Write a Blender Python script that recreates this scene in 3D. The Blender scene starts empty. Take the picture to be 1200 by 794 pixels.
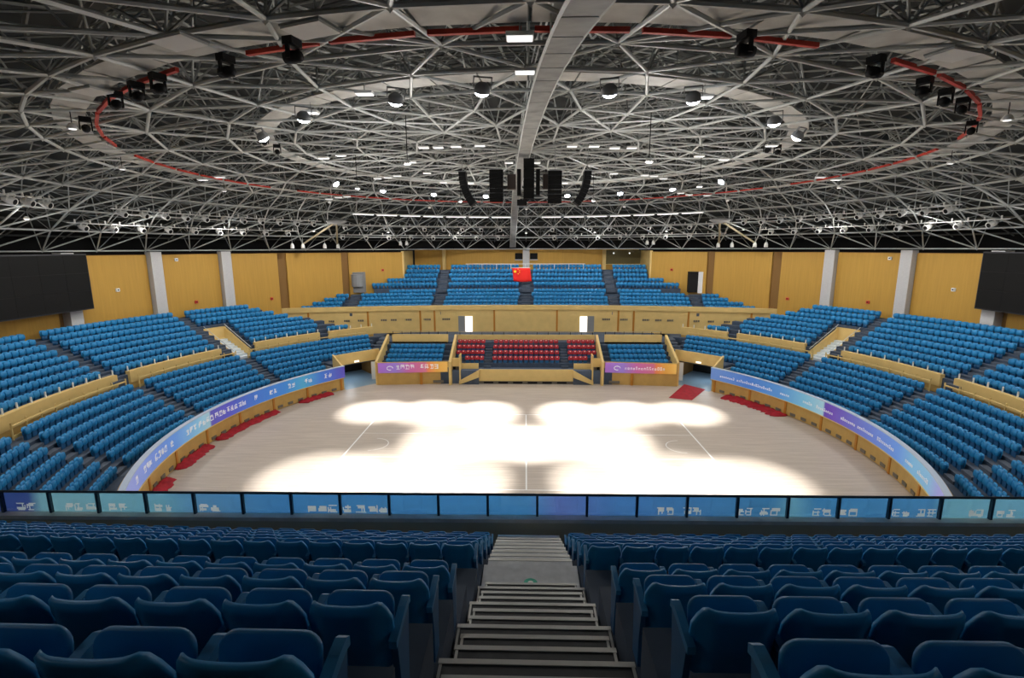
import bpy, math, random
import numpy as np
from mathutils import Matrix, Vector
random.seed(7)
SC = bpy.context.scene
COL = SC.collection
pi = math.pi
def rad(a): return a*pi/180
# ------------------------------------------------------------------ camera, world, light, exposure
CAMX, CAMY, CAMZ = -0.094, -37.893, 15.6
FPX, PITCH, YAW, ROLL = 585.08, 0.180743, 0.026982, rad(-0.15)
cd = bpy.data.cameras.new('camera'); cam = bpy.data.objects.new('camera', cd); COL.objects.link(cam)
cd.sensor_width = 36.0; cd.lens = FPX/1200*36; cd.clip_start = 0.05; cd.clip_end = 400
cam.matrix_world = (Matrix.Translation((CAMX, CAMY, CAMZ)) @ Matrix.Rotation(YAW, 4, 'Z')
                    @ Matrix.Rotation(pi/2-PITCH, 4, 'X') @ Matrix.Rotation(ROLL, 4, 'Z'))
SC.camera = cam
w = bpy.data.worlds.new('hall_dark'); SC.world = w; w.use_nodes = True
w.node_tree.nodes['Background'].inputs[0].default_value = (.6, .65, .7, 1)
w.node_tree.nodes['Background'].inputs[1].default_value = 0.02
SC.view_settings.view_transform = 'Standard'
SC.view_settings.look = 'None'
SC.view_settings.exposure = 0.0
SC.view_settings.gamma = 1.0
SC.view_settings.use_curve_mapping = False
LAMP_W, FLOOD_W = 620.0, 62000.0
def proj(x, y, z):
    X, Y, d = x-CAMX, y-CAMY, z-CAMZ
    a = X*math.cos(YAW)+Y*math.sin(YAW); b = -X*math.sin(YAW)+Y*math.cos(YAW)
    dep = b*math.cos(PITCH)-d*math.sin(PITCH); up = b*math.sin(PITCH)+d*math.cos(PITCH)
    if dep < .05: return (-9999, -9999, dep)
    return (600+FPX*a/dep, 397-FPX*up/dep, dep)
def add_light(name, kind, loc, power, target=None, col=(1, .97, .92), size=.25, spot=60, blend=.5, parent=None):
    l = bpy.data.lights.new(name, kind); l.energy = power; l.color = col; l.shadow_soft_size = size
    if kind == 'SPOT': l.spot_size = rad(spot); l.spot_blend = blend
    o = bpy.data.objects.new(name, l); COL.objects.link(o)
    M = Matrix.Translation(loc)
    if target is not None:
        M = M @ (Vector(target)-Vector(loc)).to_track_quat('-Z', 'Y').to_matrix().to_4x4()
    o.matrix_world = M
    return o
# ------------------------------------------------------------------ materials
MATS = {}
def mat(name, col, rough=.6, metal=0, var=0.0, scale=8.0, bump=0.0, emit=None, es=0.0, spec=.4, stretch=None):
    if name in MATS: return MATS[name]
    m = bpy.data.materials.new(name); m.use_nodes = True; nt = m.node_tree; b = nt.nodes['Principled BSDF']
    b.inputs['Base Color'].default_value = (*col, 1); b.inputs['Roughness'].default_value = rough
    b.inputs['Metallic'].default_value = metal; b.inputs['Specular IOR Level'].default_value = spec
    if emit: b.inputs['Emission Color'].default_value = (*emit, 1); b.inputs['Emission Strength'].default_value = es
    if var or bump:
        tc = nt.nodes.new('ShaderNodeTexCoord'); n = nt.nodes.new('ShaderNodeTexNoise')
        n.inputs['Scale'].default_value = scale; n.inputs['Detail'].default_value = 4
        src = tc.outputs['Object']
        if stretch:
            mp = nt.nodes.new('ShaderNodeMapping'); mp.inputs['Scale'].default_value = stretch
            nt.links.new(src, mp.inputs[0]); src = mp.outputs[0]
        nt.links.new(src, n.inputs['Vector'])
        if var:
            r = nt.nodes.new('ShaderNodeValToRGB')
            r.color_ramp.elements[0].position = .3; r.color_ramp.elements[1].position = .7
            r.color_ramp.elements[0].color = (*[c*(1-var) for c in col], 1)
            r.color_ramp.elements[1].color = (*[min(1, c*(1+var)) for c in col], 1)
            nt.links.new(n.outputs['Fac'], r.inputs[0]); nt.links.new(r.outputs[0], b.inputs['Base Color'])
        if bump:
            bp = nt.nodes.new('ShaderNodeBump'); bp.inputs['Strength'].default_value = bump; bp.inputs['Distance'].default_value = .02
            nt.links.new(n.outputs['Fac'], bp.inputs['Height']); nt.links.new(bp.outputs[0], b.inputs['Normal'])
    MATS[name] = m
    return m
def ramp_mat(name, stops, es=.2, rough=.5):
    """colour printed or shown along a strip, driven by the point attribute 't'"""
    m = bpy.data.materials.new(name); m.use_nodes = True; nt = m.node_tree; b = nt.nodes['Principled BSDF']
    at = nt.nodes.new('ShaderNodeAttribute'); at.attribute_name = 't'
    r = nt.nodes.new('ShaderNodeValToRGB'); cr = r.color_ramp
    cr.elements[0].position = stops[0][0]; cr.elements[0].color = (*stops[0][1], 1)
    cr.elements[1].position = stops[-1][0]; cr.elements[1].color = (*stops[-1][1], 1)
    for p, c in stops[1:-1]:
        e = cr.elements.new(p); e.color = (*c, 1)
    nt.links.new(at.outputs['Fac'], r.inputs[0]); nt.links.new(r.outputs[0], b.inputs['Base Color'])
    b.inputs['Roughness'].default_value = rough
    if es:
        nt.links.new(r.outputs[0], b.inputs['Emission Color']); b.inputs['Emission Strength'].default_value = es
    MATS[name] = m
    return m
def srgb(r, g, b):
    f = lambda c: (c/255/12.92) if c <= 10 else ((c/255+.055)/1.055)**2.4
    return (f(r), f(g), f(b))
M_seat = mat('blue_seat_plastic', (.012, .235, .52), .42, var=.12, scale=3)
M_seatd = mat('blue_seat_pan', (.011, .205, .47), .45, var=.12, scale=3)
M_arm = mat('blue_armrest', (.03, .22, .45), .45)
M_leg = mat('seat_support', (.015, .10, .24), .5)
M_red = mat('red_seat_fabric', (.42, .014, .03), .7, var=.15, scale=5)
M_redp = mat('red_seat_pan', (.46, .03, .045), .6)
M_cap = mat('pale_seat_cap', (.75, .6, .55), .5)
M_con = mat('terrace_paint', (.052, .075, .115), .75, var=.18, scale=1.6, bump=.1)
M_stair = mat('stair_paint', (.075, .095, .13), .75, var=.15, scale=2)
M_cream = mat('cream_panel', (.72, .52, .20), .55, var=.05, scale=1.2)
M_ochre = mat('ochre_wall_panel', (.50, .285, .05), .6, var=.06, scale=1.0, stretch=(6, 6, .3))
M_ochre2 = mat('ochre_low_panel', (.55, .345, .10), .5, var=.07, scale=1.5)
M_orange = mat('orange_mullion', (.50, .20, .02), .5)
M_brown = mat('brown_recess', (.22, .115, .03), .7)
M_pill = mat('pillar_paint', (.52, .52, .52), .7, var=.04)
M_black = mat('black_screen', (.010, .010, .010), .7, spec=.12)
M_frame = mat('dark_frame', (.03, .03, .035), .5)
M_vent = mat('vent_grille', (.16, .14, .11), .6)
M_steel = mat('truss_paint', (.55, .575, .56), .45, var=.06, scale=.6)
M_steel2 = mat('truss_web_paint', (.34, .36, .35), .5, var=.1, scale=.6)
M_deck = mat('roof_deck', (.032, .036, .035), .8, var=.25, scale=.25)
M_purl = mat('purlin_paint', (.15, .155, .15), .6)
M_walk = mat('catwalk_grating', (.60, .60, .57), .6, var=.15, scale=1.5)
M_dark = mat('dark_metal', (.011, .011, .012), .6, spec=.2)
M_white = mat('white_metal', (.80, .80, .78), .4)
M_redp2 = mat('red_tray', (.60, .05, .03), .5)
M_cloth = mat('red_cloth', (.36, .008, .02), .8, var=.25, scale=2.5, bump=.3)
M_lit = mat('lamp_face', (1, 1, 1), .4, emit=(.9, .95, 1), es=28)
M_dim = mat('panel_lamp_face', (.9, .9, .9), .4, emit=(1, 1, .98), es=1.1)
M_text = mat('white_print', (.9, .9, .92), .5, emit=(.9, .92, 1), es=.12)
M_textn = mat('white_film', (.75, .77, .78), .5)
M_door = mat('white_door', (.85, .87, .9), .4)
M_glowdoor = mat('glowing_door_leaf', (.9, .9, .9), .4, emit=(1, 1, 1), es=1.0)  # door leaf is no lamp; its emission stands in for bright light on it
M_grey = mat('grey_paint', (.25, .26, .27), .6)
M_sill = mat('sill_stone', (.62, .61, .57), .5, var=.1, scale=3)
M_sillf = mat('parapet_back', (.50, .48, .37), .7)
M_tread = mat('dark_tread', (.035, .036, .038), .6, var=.3, scale=6)
M_tread2 = mat('grey_tread', (.58, .60, .62), .3, var=.12, scale=6)
M_nose = mat('metal_nosing', (.55, .55, .52), .35, metal=.6)
M_line = mat('court_line_paint', (.9, .9, .88), .4)
M_tan = mat('tan_duct', (.45, .38, .25), .6)
# wood floor
M_floor = bpy.data.materials.new('maple_floor'); M_floor.use_nodes = True
nt = M_floor.node_tree; b = nt.nodes['Principled BSDF']
tc = nt.nodes.new('ShaderNodeTexCoord'); mp = nt.nodes.new('ShaderNodeMapping'); mp.inputs['Scale'].default_value = (.10, 2.2, 1)
nz = nt.nodes.new('ShaderNodeTexNoise'); nz.inputs['Scale'].default_value = 3; nz.inputs['Detail'].default_value = 6
br = nt.nodes.new('ShaderNodeTexBrick'); br.inputs['Scale'].default_value = 1.0
br.inputs['Brick Width'].default_value = 2.2; br.inputs['Row Height'].default_value = .16; br.inputs['Mortar Size'].default_value = .004
br.inputs['Color1'].default_value = (.545, .47, .40, 1); br.inputs['Color2'].default_value = (.585, .51, .435, 1); br.inputs['Mortar'].default_value = (.42, .33, .25, 1)
rp = nt.nodes.new('ShaderNodeValToRGB'); rp.color_ramp.elements[0].color = (.84, .83, .82, 1); rp.color_ramp.elements[1].color = (1, 1, 1, 1)
rp.color_ramp.elements[0].position = .35; rp.color_ramp.elements[1].position = .62
mx = nt.nodes.new('ShaderNodeMix'); mx.data_type = 'RGBA'; mx.blend_type = 'MULTIPLY'; mx.inputs['Factor'].default_value = 1
nt.links.new(tc.outputs['Object'], mp.inputs[0]); nt.links.new(mp.outputs[0], nz.inputs['Vector'])
nt.links.new(tc.outputs['Object'], br.inputs['Vector']); nt.links.new(nz.outputs['Fac'], rp.inputs[0])
nt.links.new(br.outputs['Color'], mx.inputs['A']); nt.links.new(rp.outputs[0], mx.inputs['B']); nt.links.new(mx.outputs['Result'], b.inputs['Base Color'])
b.inputs['Roughness'].default_value = .45; b.inputs['Specular IOR Level'].default_value = .35
# clear glass for the near rail
M_glass = bpy.data.materials.new('rail_glass'); M_glass.use_nodes = True
nt = M_glass.node_tree; nt.nodes.remove(nt.nodes['Principled BSDF'])
tr = nt.nodes.new('ShaderNodeBsdfTransparent'); tr.inputs[0].default_value = (.88, .95, .96, 1)
gl = nt.nodes.new('ShaderNodeBsdfGlossy'); gl.inputs['Roughness'].default_value = .05
ms = nt.nodes.new('ShaderNodeMixShader'); ms.inputs[0].default_value = .07
nt.links.new(tr.outputs[0], ms.inputs[1]); nt.links.new(gl.outputs[0], ms.inputs[2]); nt.links.new(ms.outputs[0], nt.nodes['Material Output'].inputs[0])
# ------------------------------------------------------------------ mesh helpers
class MB:
    def __init__(s): s.v = []; s.f = []; s.t = None
    def add(s, vs, fs):
        o = len(s.v); s.v += [tuple(p) for p in vs]; s.f += [tuple(o+i for i in f) for f in fs]
        return s
    def hexa(s, p):            # 8 points: bottom 4 (ccw), top 4
        return s.add(p, [(3, 2, 1, 0), (4, 5, 6, 7), (0, 1, 5, 4), (1, 2, 6, 5), (2, 3, 7, 6), (3, 0, 4, 7)])
    def box(s, x0, x1, y0, y1, z0, z1):
        return s.hexa([(x0, y0, z0), (x1, y0, z0), (x1, y1, z0), (x0, y1, z0), (x0, y0, z1), (x1, y0, z1), (x1, y1, z1), (x0, y1, z1)])
    def mbox(s, M, sx, sy, sz):
        c = [(-1, -1, -1), (1, -1, -1), (1, 1, -1), (-1, 1, -1), (-1, -1, 1), (1, -1, 1), (1, 1, 1), (-1, 1, 1)]
        return s.hexa([tuple(M @ Vector((a*sx/2, b*sy/2, d*sz/2))) for a, b, d in c])
    def sector(s, R0, R1, z0, z1, a0, a1, n=None):   # solid ring piece, azimuth degrees, left positive
        n = n or max(1, int(abs(a1-a0)/2.2+.5)); vs = []; fs = []
        for k in range(n+1):
            a = rad(a0+(a1-a0)*k/n); sa, ca = -math.sin(a), math.cos(a)
            vs += [(R0*sa, R0*ca, z0), (R1*sa, R1*ca, z0), (R1*sa, R1*ca, z1), (R0*sa, R0*ca, z1)]
        for k in range(n):
            o = 4*k
            for i in range(4): fs.append((o+i, o+(i+1) % 4, o+4+(i+1) % 4, o+4+i))
        fs += [(3, 2, 1, 0), (4*n, 4*n+1, 4*n+2, 4*n+3)]
        return s.add(vs, fs)
    def tube(s, pts, r, n=6, cap=True):
        pts = [Vector(p) for p in pts]; o = len(s.v); m = len(pts)
        for k, p in enumerate(pts):
            d = (pts[min(k+1, m-1)]-pts[max(k-1, 0)]).normalized()
            u = d.cross(Vector((0, 0, 1)))
            if u.length < 1e-3: u = d.cross(Vector((0, 1, 0)))
            u.normalize(); vv = d.cross(u)
            rr = r[k] if isinstance(r, (list, tuple)) else r
            for i in range(n):
                a = 2*pi*i/n; q = p+u*math.cos(a)*rr+vv*math.sin(a)*rr; s.v.append(tuple(q))
        for k in range(m-1):
            for i in range(n):
                s.f.append((o+k*n+i, o+k*n+(i+1) % n, o+(k+1)*n+(i+1) % n, o+(k+1)*n+i))
        if cap:
            s.f.append(tuple(o+i for i in range(n))[::-1]); s.f.append(tuple(o+(m-1)*n+i for i in range(n)))
        return s
    def mesh(s, name, m, smooth=False):
        me = bpy.data.meshes.new(name); me.from_pydata(s.v, [], s.f); me.materials.append(m)
        if smooth: me.polygons.foreach_set('use_smooth', [True]*len(me.polygons))
        if s.t is not None:
            at = me.attributes.new('t', 'FLOAT', 'POINT'); at.data.foreach_set('value', s.t)
        me.update()
        return me
    def build(s, name, m, parent=None, smooth=False, **tags):
        return obj(name, s.mesh(name, m, smooth), parent, **tags)
def obj(name, me, parent=None, label=None, cat=None, group=None, kind=None, M=None):
    o = bpy.data.objects.new(name, me); COL.objects.link(o)
    if M is not None: o.matrix_world = M
    if parent is not None: o.parent = parent
    if label: o['label'] = label
    if cat: o['category'] = cat
    if group: o['group'] = group
    if kind: o['kind'] = kind
    return o
def thing(name, label, cat, loc=(0, 0, 0), rz=0, group=None, kind=None):
    return obj(name, None, None, label, cat, group, kind, Matrix.Translation(loc) @ Matrix.Rotation(rz, 4, 'Z'))
ONES = ['', 'first', 'second', 'third', 'fourth', 'fifth', 'sixth', 'seventh', 'eighth', 'ninth', 'tenth', 'eleventh', 'twelfth', 'thirteenth', 'fourteenth', 'fifteenth', 'sixteenth', 'seventeenth', 'eighteenth', 'nineteenth']
TENS = {20: 'twent', 30: 'thirt', 40: 'fort', 50: 'fift', 60: 'sixt', 70: 'sevent', 80: 'eight', 90: 'ninet'}
def nth(n):
    if n < 20: return ONES[n]
    t = n//10*10
    return TENS[t]+'ieth' if n % 10 == 0 else TENS[t]+'y-'+ONES[n % 10]
def pol(R, a, z=0.0): return (-R*math.sin(rad(a)), R*math.cos(rad(a)), z)
SIDES = ((1, 'left'), (-1, 'right'))
def zlow(r): return 22.5-7.1*(r/42)**2.9
# ================================================================== FLOOR
mb = MB(); N = 180
ring = []
for k in range(N):
    a = 2*pi*k/N; ring.append((-25.9*math.sin(a), 25.9*math.cos(a)))
mb.add([(x, y, 0) for x, y in ring]+[(x, y, -.3) for x, y in ring],
       [tuple(range(N))]+[((k+1) % N, k, N+k, N+(k+1) % N) for k in range(N)])
floor = mb.build('floor', M_floor, label='pale maple sports floor of the round arena, lit in white pools', cat='floor', kind='structure')
def line(name, x0, x1, y0, y1): MB().box(x0, x1, y0, y1, 0, .006).build(name, M_line, floor)
line('center_line', -.05, .05, -7.5, 7.5)
for sx in (-1, 1):
    line('baseline', sx*14-.06, sx*14+.06, -7.5, 7.5); line('sideline', min(0, sx*14), max(0, sx*14), 7.46, 7.54)
    line('sideline', min(0, sx*14), max(0, sx*14), -7.54, -7.46)
    arc = MB()
    for cx, R, w0, nm in ((12.425, 1.25, .06, 'restricted_arc'), (8.2, 1.8, .05, 'free_throw_arc')):
        arc = MB(); n = 20; vs = []
        for k in range(n+1):
            a = pi/2+pi*k/n
            for rr in (R-w0/2, R+w0/2): vs.append((sx*(cx+rr*math.cos(a)), rr*math.sin(a), .006))
        arc.add(vs, [(2*k, 2*k+1, 2*k+3, 2*k+2) for k in range(n)]); arc.build(nm, M_line, floor)
    line('lane_line', min(sx*8.2, sx*14), max(sx*8.2, sx*14), 2.42, 2.47); line('lane_line', min(sx*8.2, sx*14), max(sx*8.2, sx*14), -2.47, -2.42)
    line('free_throw_line', sx*8.2-.025, sx*8.2+.025, -2.45, 2.45)
n = 32; arc = MB(); vs = []
for k in range(n):
    a = 2*pi*k/n
    for rr in (1.77, 1.83): vs.append((rr*math.cos(a), rr*math.sin(a), .006))
arc.add(vs, [(2*k, 2*k+1, (2*k+3) % (2*n), (2*k+2) % (2*n)) for k in range(n)]).build('center_circle', M_line, floor)
MB().add([(x*2, y*2, -.32) for x, y in ring], [tuple(range(N))]).build('ground_slab', M_con, label='dark concrete ground slab under the stands', cat='ground', kind='structure')
# ================================================================== BOWL STANDS
RL0, ZL0, DR, DL = 27.7, 1.25, .85, .42      # lower tier, seat back radius / tread height
RU0, ZU0, DU = 34.7, 5.05, .43               # upper tier
AZ_END = 128
CUT = (48.1, 48.0, 48.0, 49.6, 51.8, 53.8, 55.6, 57.0)
def cutU(j): return CUT[j]              # upper rows end against the far gallery
for s, side in SIDES:
    low = thing('lower_terrace', f'dark stepped lower terrace of the {side} stand', 'terrace', kind='structure')
    for i in range(7):
        far = 53.5 if i < 3 else 45.0
        r0 = RL0+DR*i-.62; r1 = RL0+DR*(i+1)-.62 if i < 6 else 34.0
        z0 = 0 if i < 3 else (0 if False else ZL0+DL*i-1.0)
        MB().sector(r0, r1, 0, ZL0+DL*i, s*53.5, s*AZ_END).build('terrace_step', M_con, low)
        if i >= 3: MB().sector(r0, r1, ZL0+DL*i-.5, ZL0+DL*i, s*38, s*53.5).build('terrace_step', M_con, low)
    MB().sector(25.95, RL0-.62, 0, ZL0-.02, s*53.5, s*AZ_END).build('front_walkway', M_con, low)
    up = thing('upper_terrace', f'dark stepped upper terrace of the {side} stand', 'terrace', kind='structure')
    for j in range(8):
        r0 = RU0+DR*j-.62; r1 = r0+DR+(.9 if j == 7 else 0); z = ZU0+DU*j
        if j < 5:
            MB().sector(r0, r1, 3.5, z, s*66.9, s*AZ_END).build('terrace_step', M_con, up)
            MB().sector(r0, r1, 3.5, z, s*max(38, cutU(j)-4), s*63.1).build('terrace_step', M_con, up)
        else:
            MB().sector(r0, r1, 3.5, z, s*(cutU(j)-2), s*AZ_END).build('terrace_step', M_con, up)
    MB().sector(33.1, 34.0, 3.3, 3.95, s*47, s*63.1).build('cross_aisle', M_con, up); MB().sector(33.1, 37.5, 3.3, 4.05, s*28, s*47).build('cross_aisle', M_con, up)
    # vomitory
    vom = thing('vomitory', f'cream walled stairway opening with pale floor in the {side} upper stand', 'stairway', kind='structure')
    for a0 in (63.1, 66.6):
        v = []; 
        for R, zt in ((33.9, 4.55), (38.4, 6.85)):
            for da, zz in ((0, 3.9), (.32, 3.9), (.32, zt), (0, zt)): v.append(pol(R, s*(a0+da), zz))
        MB().add(v, [(0, 1, 2, 3), (7, 6, 5, 4), (0, 4, 5, 1), (1, 5, 6, 2), (2, 6, 7, 3), (3, 7, 4, 0)]).build('side_wall', M_cream, vom)
        MB().tube([pol(33.9, s*(a0+.16), 4.9), pol(38.4, s*(a0+.16), 7.2)], .035).build('handrail', M_steel, vom)
    MB().sector(38.3, 38.5, 4, 6.95, s*63.1, s*66.9).build('end_wall', M_cream, vom)
    for k in range(8):
        MB().sector(34.0+k*.54, 34.54+k*.54, 3.7, 4.0+k*.22, s*63.4, s*66.6, 2).build('ramp_step', mat('pale_ramp', (.72, .80, .86), .4), vom)
    # stairs
    for nm, a, tier in (('nearest the glass rail', 107.2, 0), ('in the middle', 86.5, 0), ('by the vomitory', 66.0, 0), ('in the middle', 88.0, 1), ('by the vomitory', 68.4, 1), ('nearest the glass rail', 108.5, 1)):
        st = thing('aisle_stair', f'grey aisle stair {nm} through the {side} {("lower", "upper")[tier]} tier', 'stairs', kind='structure')
        for i in range(7 if tier == 0 else 8):
            R = (RL0 if tier == 0 else RU0)+DR*i-.62; z = (ZL0+DL*i) if tier == 0 else (ZU0+DU*i); hw = 36/R
            MB().sector(R-.42, R+.01, z-(DL if tier == 0 else DU)+.005, z-.2, s*(a-hw), s*(a+hw), 2).build('step', M_stair, st)
            MB().sector(R-.0, R+.40, z, z+.012, s*(a-hw), s*(a+hw), 2).build('tread', M_stair, st)
    # front wall below the ribbon board
    fw = MB(); fw.sector(25.8, 25.95, 0, 2.6, s*52.3, s*AZ_END)
    wl = fw.build('arena_front_wall', M_ochre2, label=f'low ochre panel wall around the {side} of the floor under the ribbon board', cat='wall', kind='structure')
    a = 53.2; k = 0
    while a < 118:
        MB().sector(25.72, 25.8, .05, 1.42, s*(a+.25), s*(a+9.15)).build('panel', M_ochre2, wl)
        MB().sector(25.66, 25.8, 0, 1.42, s*(a-.25), s*(a+.25), 1).build('mullion', M_orange, wl)
        for q in (1.4, 4.2, 7.0):
            vt = MB()
            vt.sector(25.66, 25.74, .16, .42, s*(a+q), s*(a+q+1.3), 1); vt.build('vent', M_vent, wl)
        a += 9.4
    # lower tier back rail
    for a0, a1, nm in ((87.7, 106.2, 'between the two near stairs'), (67.2, 85.4, 'between middle stair and vomitory'), (38.8, 64.8, 'above the tunnel'), (108.3, 124, 'nearest the glass rail')):
        rl = thing('back_rail', f'cream low back rail with posts behind {side} lower seats, {nm}', 'railing')
        MB().sector(33.18, 33.3, 4.72, 4.82, s*a0, s*a1).build('top_rail', M_cream, rl)
        MB().sector(33.2, 33.28, 3.95, 4.15, s*a0, s*a1).build('kick_plate', M_cream, rl)
        n = int((a1-a0)*.58/1.2); pm = MB().box(-.04, .04, -.04, .04, 3.9, 5.0).mesh('post', M_cream)
        for k in range(n+1):
            aa = a0+(a1-a0)*k/n; x, y, _ = pol(33.24, s*aa); obj('post', pm, rl, M=Matrix.Translation((x, y, 0)) @ Matrix.Rotation(rad(s*aa), 4, 'Z'))
    # mid parapets
    for a0, a1, nm in ((87.8, 107, 'nearest the glass rail'), (69.1, 85.7, 'in the middle'), (48.8, 62.4, 'beyond the vomitory'), (36.8, 46.8, 'at the far gallery corner')):
        pr = thing('tier_parapet', f'cream parapet with white stub posts on the {side} tier edge, {nm}', 'parapet', kind='structure')
        MB().sector(33.95, 34.2, 3.6, 4.35, s*a0, s*a1).build('base_wall', M_ochre2, pr)
        MB().sector(33.85, 34.25, 4.35, 5.35, s*a0, s*a1).build('parapet_panel', M_cream, pr)
        n = max(2, int((a1-a0)*.6/1.25)); pm = MB().box(-.04, .04, -.04, .04, 5.3, 5.75).mesh('post', M_white)
        for k in range(n+1):
            aa = a0+.2+(a1-a0-.4)*k/n; x, y, _ = pol(34.12, s*aa); obj('post', pm, pr, M=Matrix.Translation((x, y, 0)) @ Matrix.Rotation(rad(s*aa), 4, 'Z'))
# ------------------------------------------------------------------ outer wall, panels, pillars, screens
ORD = {0: 'first', 1: 'second', 2: 'third'}
PIL = {1: (81.7, 70.1, 59.4), -1: (80.5, 69.4, 58.4)}
for s, side in SIDES:
    wl = MB().sector(42.0, 42.4, 3, 15.0, s*26.2, s*140).build('wall_'+side, M_brown, label=f'{side} curved hall wall faced with ochre panels', cat='wall', kind='structure')
    p3 = PIL[s]
    edges = [(26.4, 37.2), (38.6, 48.8), (50.4, p3[2]-.9), (p3[2]+.9, p3[1]-.9), (p3[1]+.9, p3[0]-.9), (p3[0]+1.5, 100), (101, 112), (113, 126), (127, 139)]
    for a0, a1 in edges:
        n = max(1, round((a1-a0)/2.6))
        MB().sector(41.75, 42.0, 5.5, 14.95, s*a0, s*a1).build('panel', M_ochre, wl)
    for k, a in enumerate(p3):
        x, y, _ = pol(41.55, s*a)
        MB().box(-.56, .56, -.42, .5, 4, 15.25).build('pillar', M_pill, label=f'pale grey square pillar on the {side} wall, '+('under the big screen', 'between second and third ochre panels', 'nearest the far gallery')[k], cat='pillar', kind='structure').matrix_world = Matrix.Translation((x, y, 0)) @ Matrix.Rotation(rad(s*a), 4, 'Z')
    sc = thing('video_screen', f'large black video screen high on the {side} wall', 'screen', (-s*40.0, 0 if s > 0 else .5, 12.65), s*pi/2*-1)
    MB().box(-7.05, 7.05, -.2, .02, -2.5, 2.5).build('frame', M_frame, sc)
    for i in range(6):
        for k in range(3): MB().box(-6.95+i*2.317, -6.95+(i+1)*2.317-.012, .02, .06, -2.4+k*1.6, -2.4+(k+1)*1.6-.012).build('display_panel', M_black, sc)
    # small fittings on the wall
    for k, (a, z, m, nm) in enumerate(((64.5, 9.6, M_redp2, 'red alarm box'), (52, 9.2, M_redp2, 'red alarm box'), (30.5, 12.4, M_redp2, 'red alarm box'), (75.5, 11.6, M_white, 'small white loudspeaker'), (66.8, 14.4, M_white, 'small white camera'))):
        x, y, _ = pol(41.68, s*a)
        fx = thing('wall_fitting', f'{nm} on the {side} ochre wall, '+('by the third pillar', 'by the brown recess', 'near the gallery corner', 'beside the screen', 'at the top edge')[k], 'fitting', (x, y, z), rad(s*a))
        MB().box(-.16, .16, -.09, .06, -.16, .16).build('case', m, fx); MB().tube([(0, -.09, 0), (0, -.14, 0)], .07, 8).build('lens', M_dark, fx)
MB().sector(42.0, 42.4, 3, 16.5, 140, 220).build('wall_front', M_ochre, label='ochre hall wall behind the near stand', cat='wall', kind='structure')
# hall backing behind wall tops: closes the gap to the roof
MB().sector(47.2, 47.6, 3, 22, 0, 360, 90).build('wall_outer', M_dark, label='dark outer wall seen above the ochre panels', cat='wall', kind='structure')
# ================================================================== FAR SIDE
def yf(X): return 31-4.4*(X/33.5)**2
# walkway deck
mb = MB(); xs = np.linspace(-28, 28, 29)
mb.box(-17.4, 17.4, 23.0, 31.3, 3.4, 4.1)
mb.build('far_walkway', M_con, label='dark walkway deck below the far gallery', cat='walkway', kind='structure')
def strip(xs, f0, f1, z0, z1):
    m = MB(); vs = []; fs = []
    for x in xs: vs += [(x, f0(x), z0), (x, f1(x), z0), (x, f1(x), z1), (x, f0(x), z1)]
    n = len(xs)-1
    for k in range(n):
        o = 4*k
        for i in range(4): fs.append((o+i, o+(i+1) % 4, o+4+(i+1) % 4, o+4+i)[::-1])
    fs += [(0, 1, 2, 3), (4*n+3, 4*n+2, 4*n+1, 4*n)]
    m.add(vs, fs); return m
gw = strip(np.linspace(-33.6, 33.6, 57), yf, lambda x: yf(x)+.3, 3.6, 7.2).build('wall_gallery_front', M_cream, label='cream panel wall under the far gallery with vents', cat='wall', kind='structure')
strip(np.linspace(-33.6, 33.6, 57), lambda x: yf(x)-.18, lambda x: yf(x)+.3, 7.15, 7.78).build('parapet_cap', M_cream, gw)
for px in (354, 427, 490, 507, 578, 652, 724, 742, 806, 880):
    X = (px-615.5)/585*(31+37.9)*1.0; X = X*(yf(X)+37.9)/68.9
    MB().box(X-.12, X+.12, yf(X)-.06, yf(X)+.02, 4.1, 7.1).build('mullion', M_orange, gw)
for px in (381, 400, 417, 445, 457, 475, 498, 521, 710, 731, 757, 772, 786, 817, 834, 853):
    X = (px-615.5)/585*68.9; X = X*(yf(X)+37.9)/68.9
    g = MB()
    for q in range(4): g.box(X-.55+q*.28, X-.55+q*.28+.22, yf(X)-.05, yf(X)+.02, 5.75, 6.0)
    g.build('vent', M_vent, gw)
for px, sx, nm in ((548, -1, 'left'), (683, 1, 'right')):
    X = (px-615.5)/585*68.9
    d = thing('door_'+('1' if sx < 0 else '2'), f'bright white open door {nm} of the red seats under the gallery', 'door', (X, yf(X)-.08, 4.1), 0, kind='structure')
    MB().box(-.5, .5, -.06, .06, 0, 2.15).build('leaf', M_glowdoor, d)
    MB().box(-1.75 if sx < 0 else .55, -.55 if sx < 0 else 1.75, -.02, .06, 0, 2.2).build('recess', M_grey, d)
    MB().box(-.1, -.02, -.12, -.06, .95, 1.1).build('handle', M_steel, d)
# gallery terraces
GAL = []
for k in range(10):
    y0 = 1.0+.86*k+(.55 if k >= 5 else 0); z = 7.12+.44*k if k < 5 else 9.75+.62*(k-5)
    GAL.append((y0, z))
gal = thing('gallery_terrace', 'dark stepped terrace of the far gallery', 'terrace', kind='structure')
def xmax(y0):
    X = 33.0
    while X > 18.2 and math.hypot(X, yf(X)+y0) > 41.7: X -= .05
    return X
for k, (y0, z) in enumerate(GAL):
    X = xmax(y0+.4); y1 = GAL[k+1][0]-.5 if k < 9 else y0+1.3
    strip(np.linspace(-X, X, 41), lambda x: yf(x)+y0-.5, lambda x: yf(x)+y1, z-1.2, z).build('terrace_step', M_con, gal)
strip(np.linspace(-32.5, 32.5, 41), lambda x: yf(x)+.25, lambda x: yf(x)+.6, 6.3, 7.1).build('terrace_step', M_con, gal)
bw = MB().box(-22, 22, 43.6, 44.0, 6, 15.3).build('wall_back', M_ochre, label='ochre back wall above the far gallery', cat='wall', kind='structure')
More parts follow.
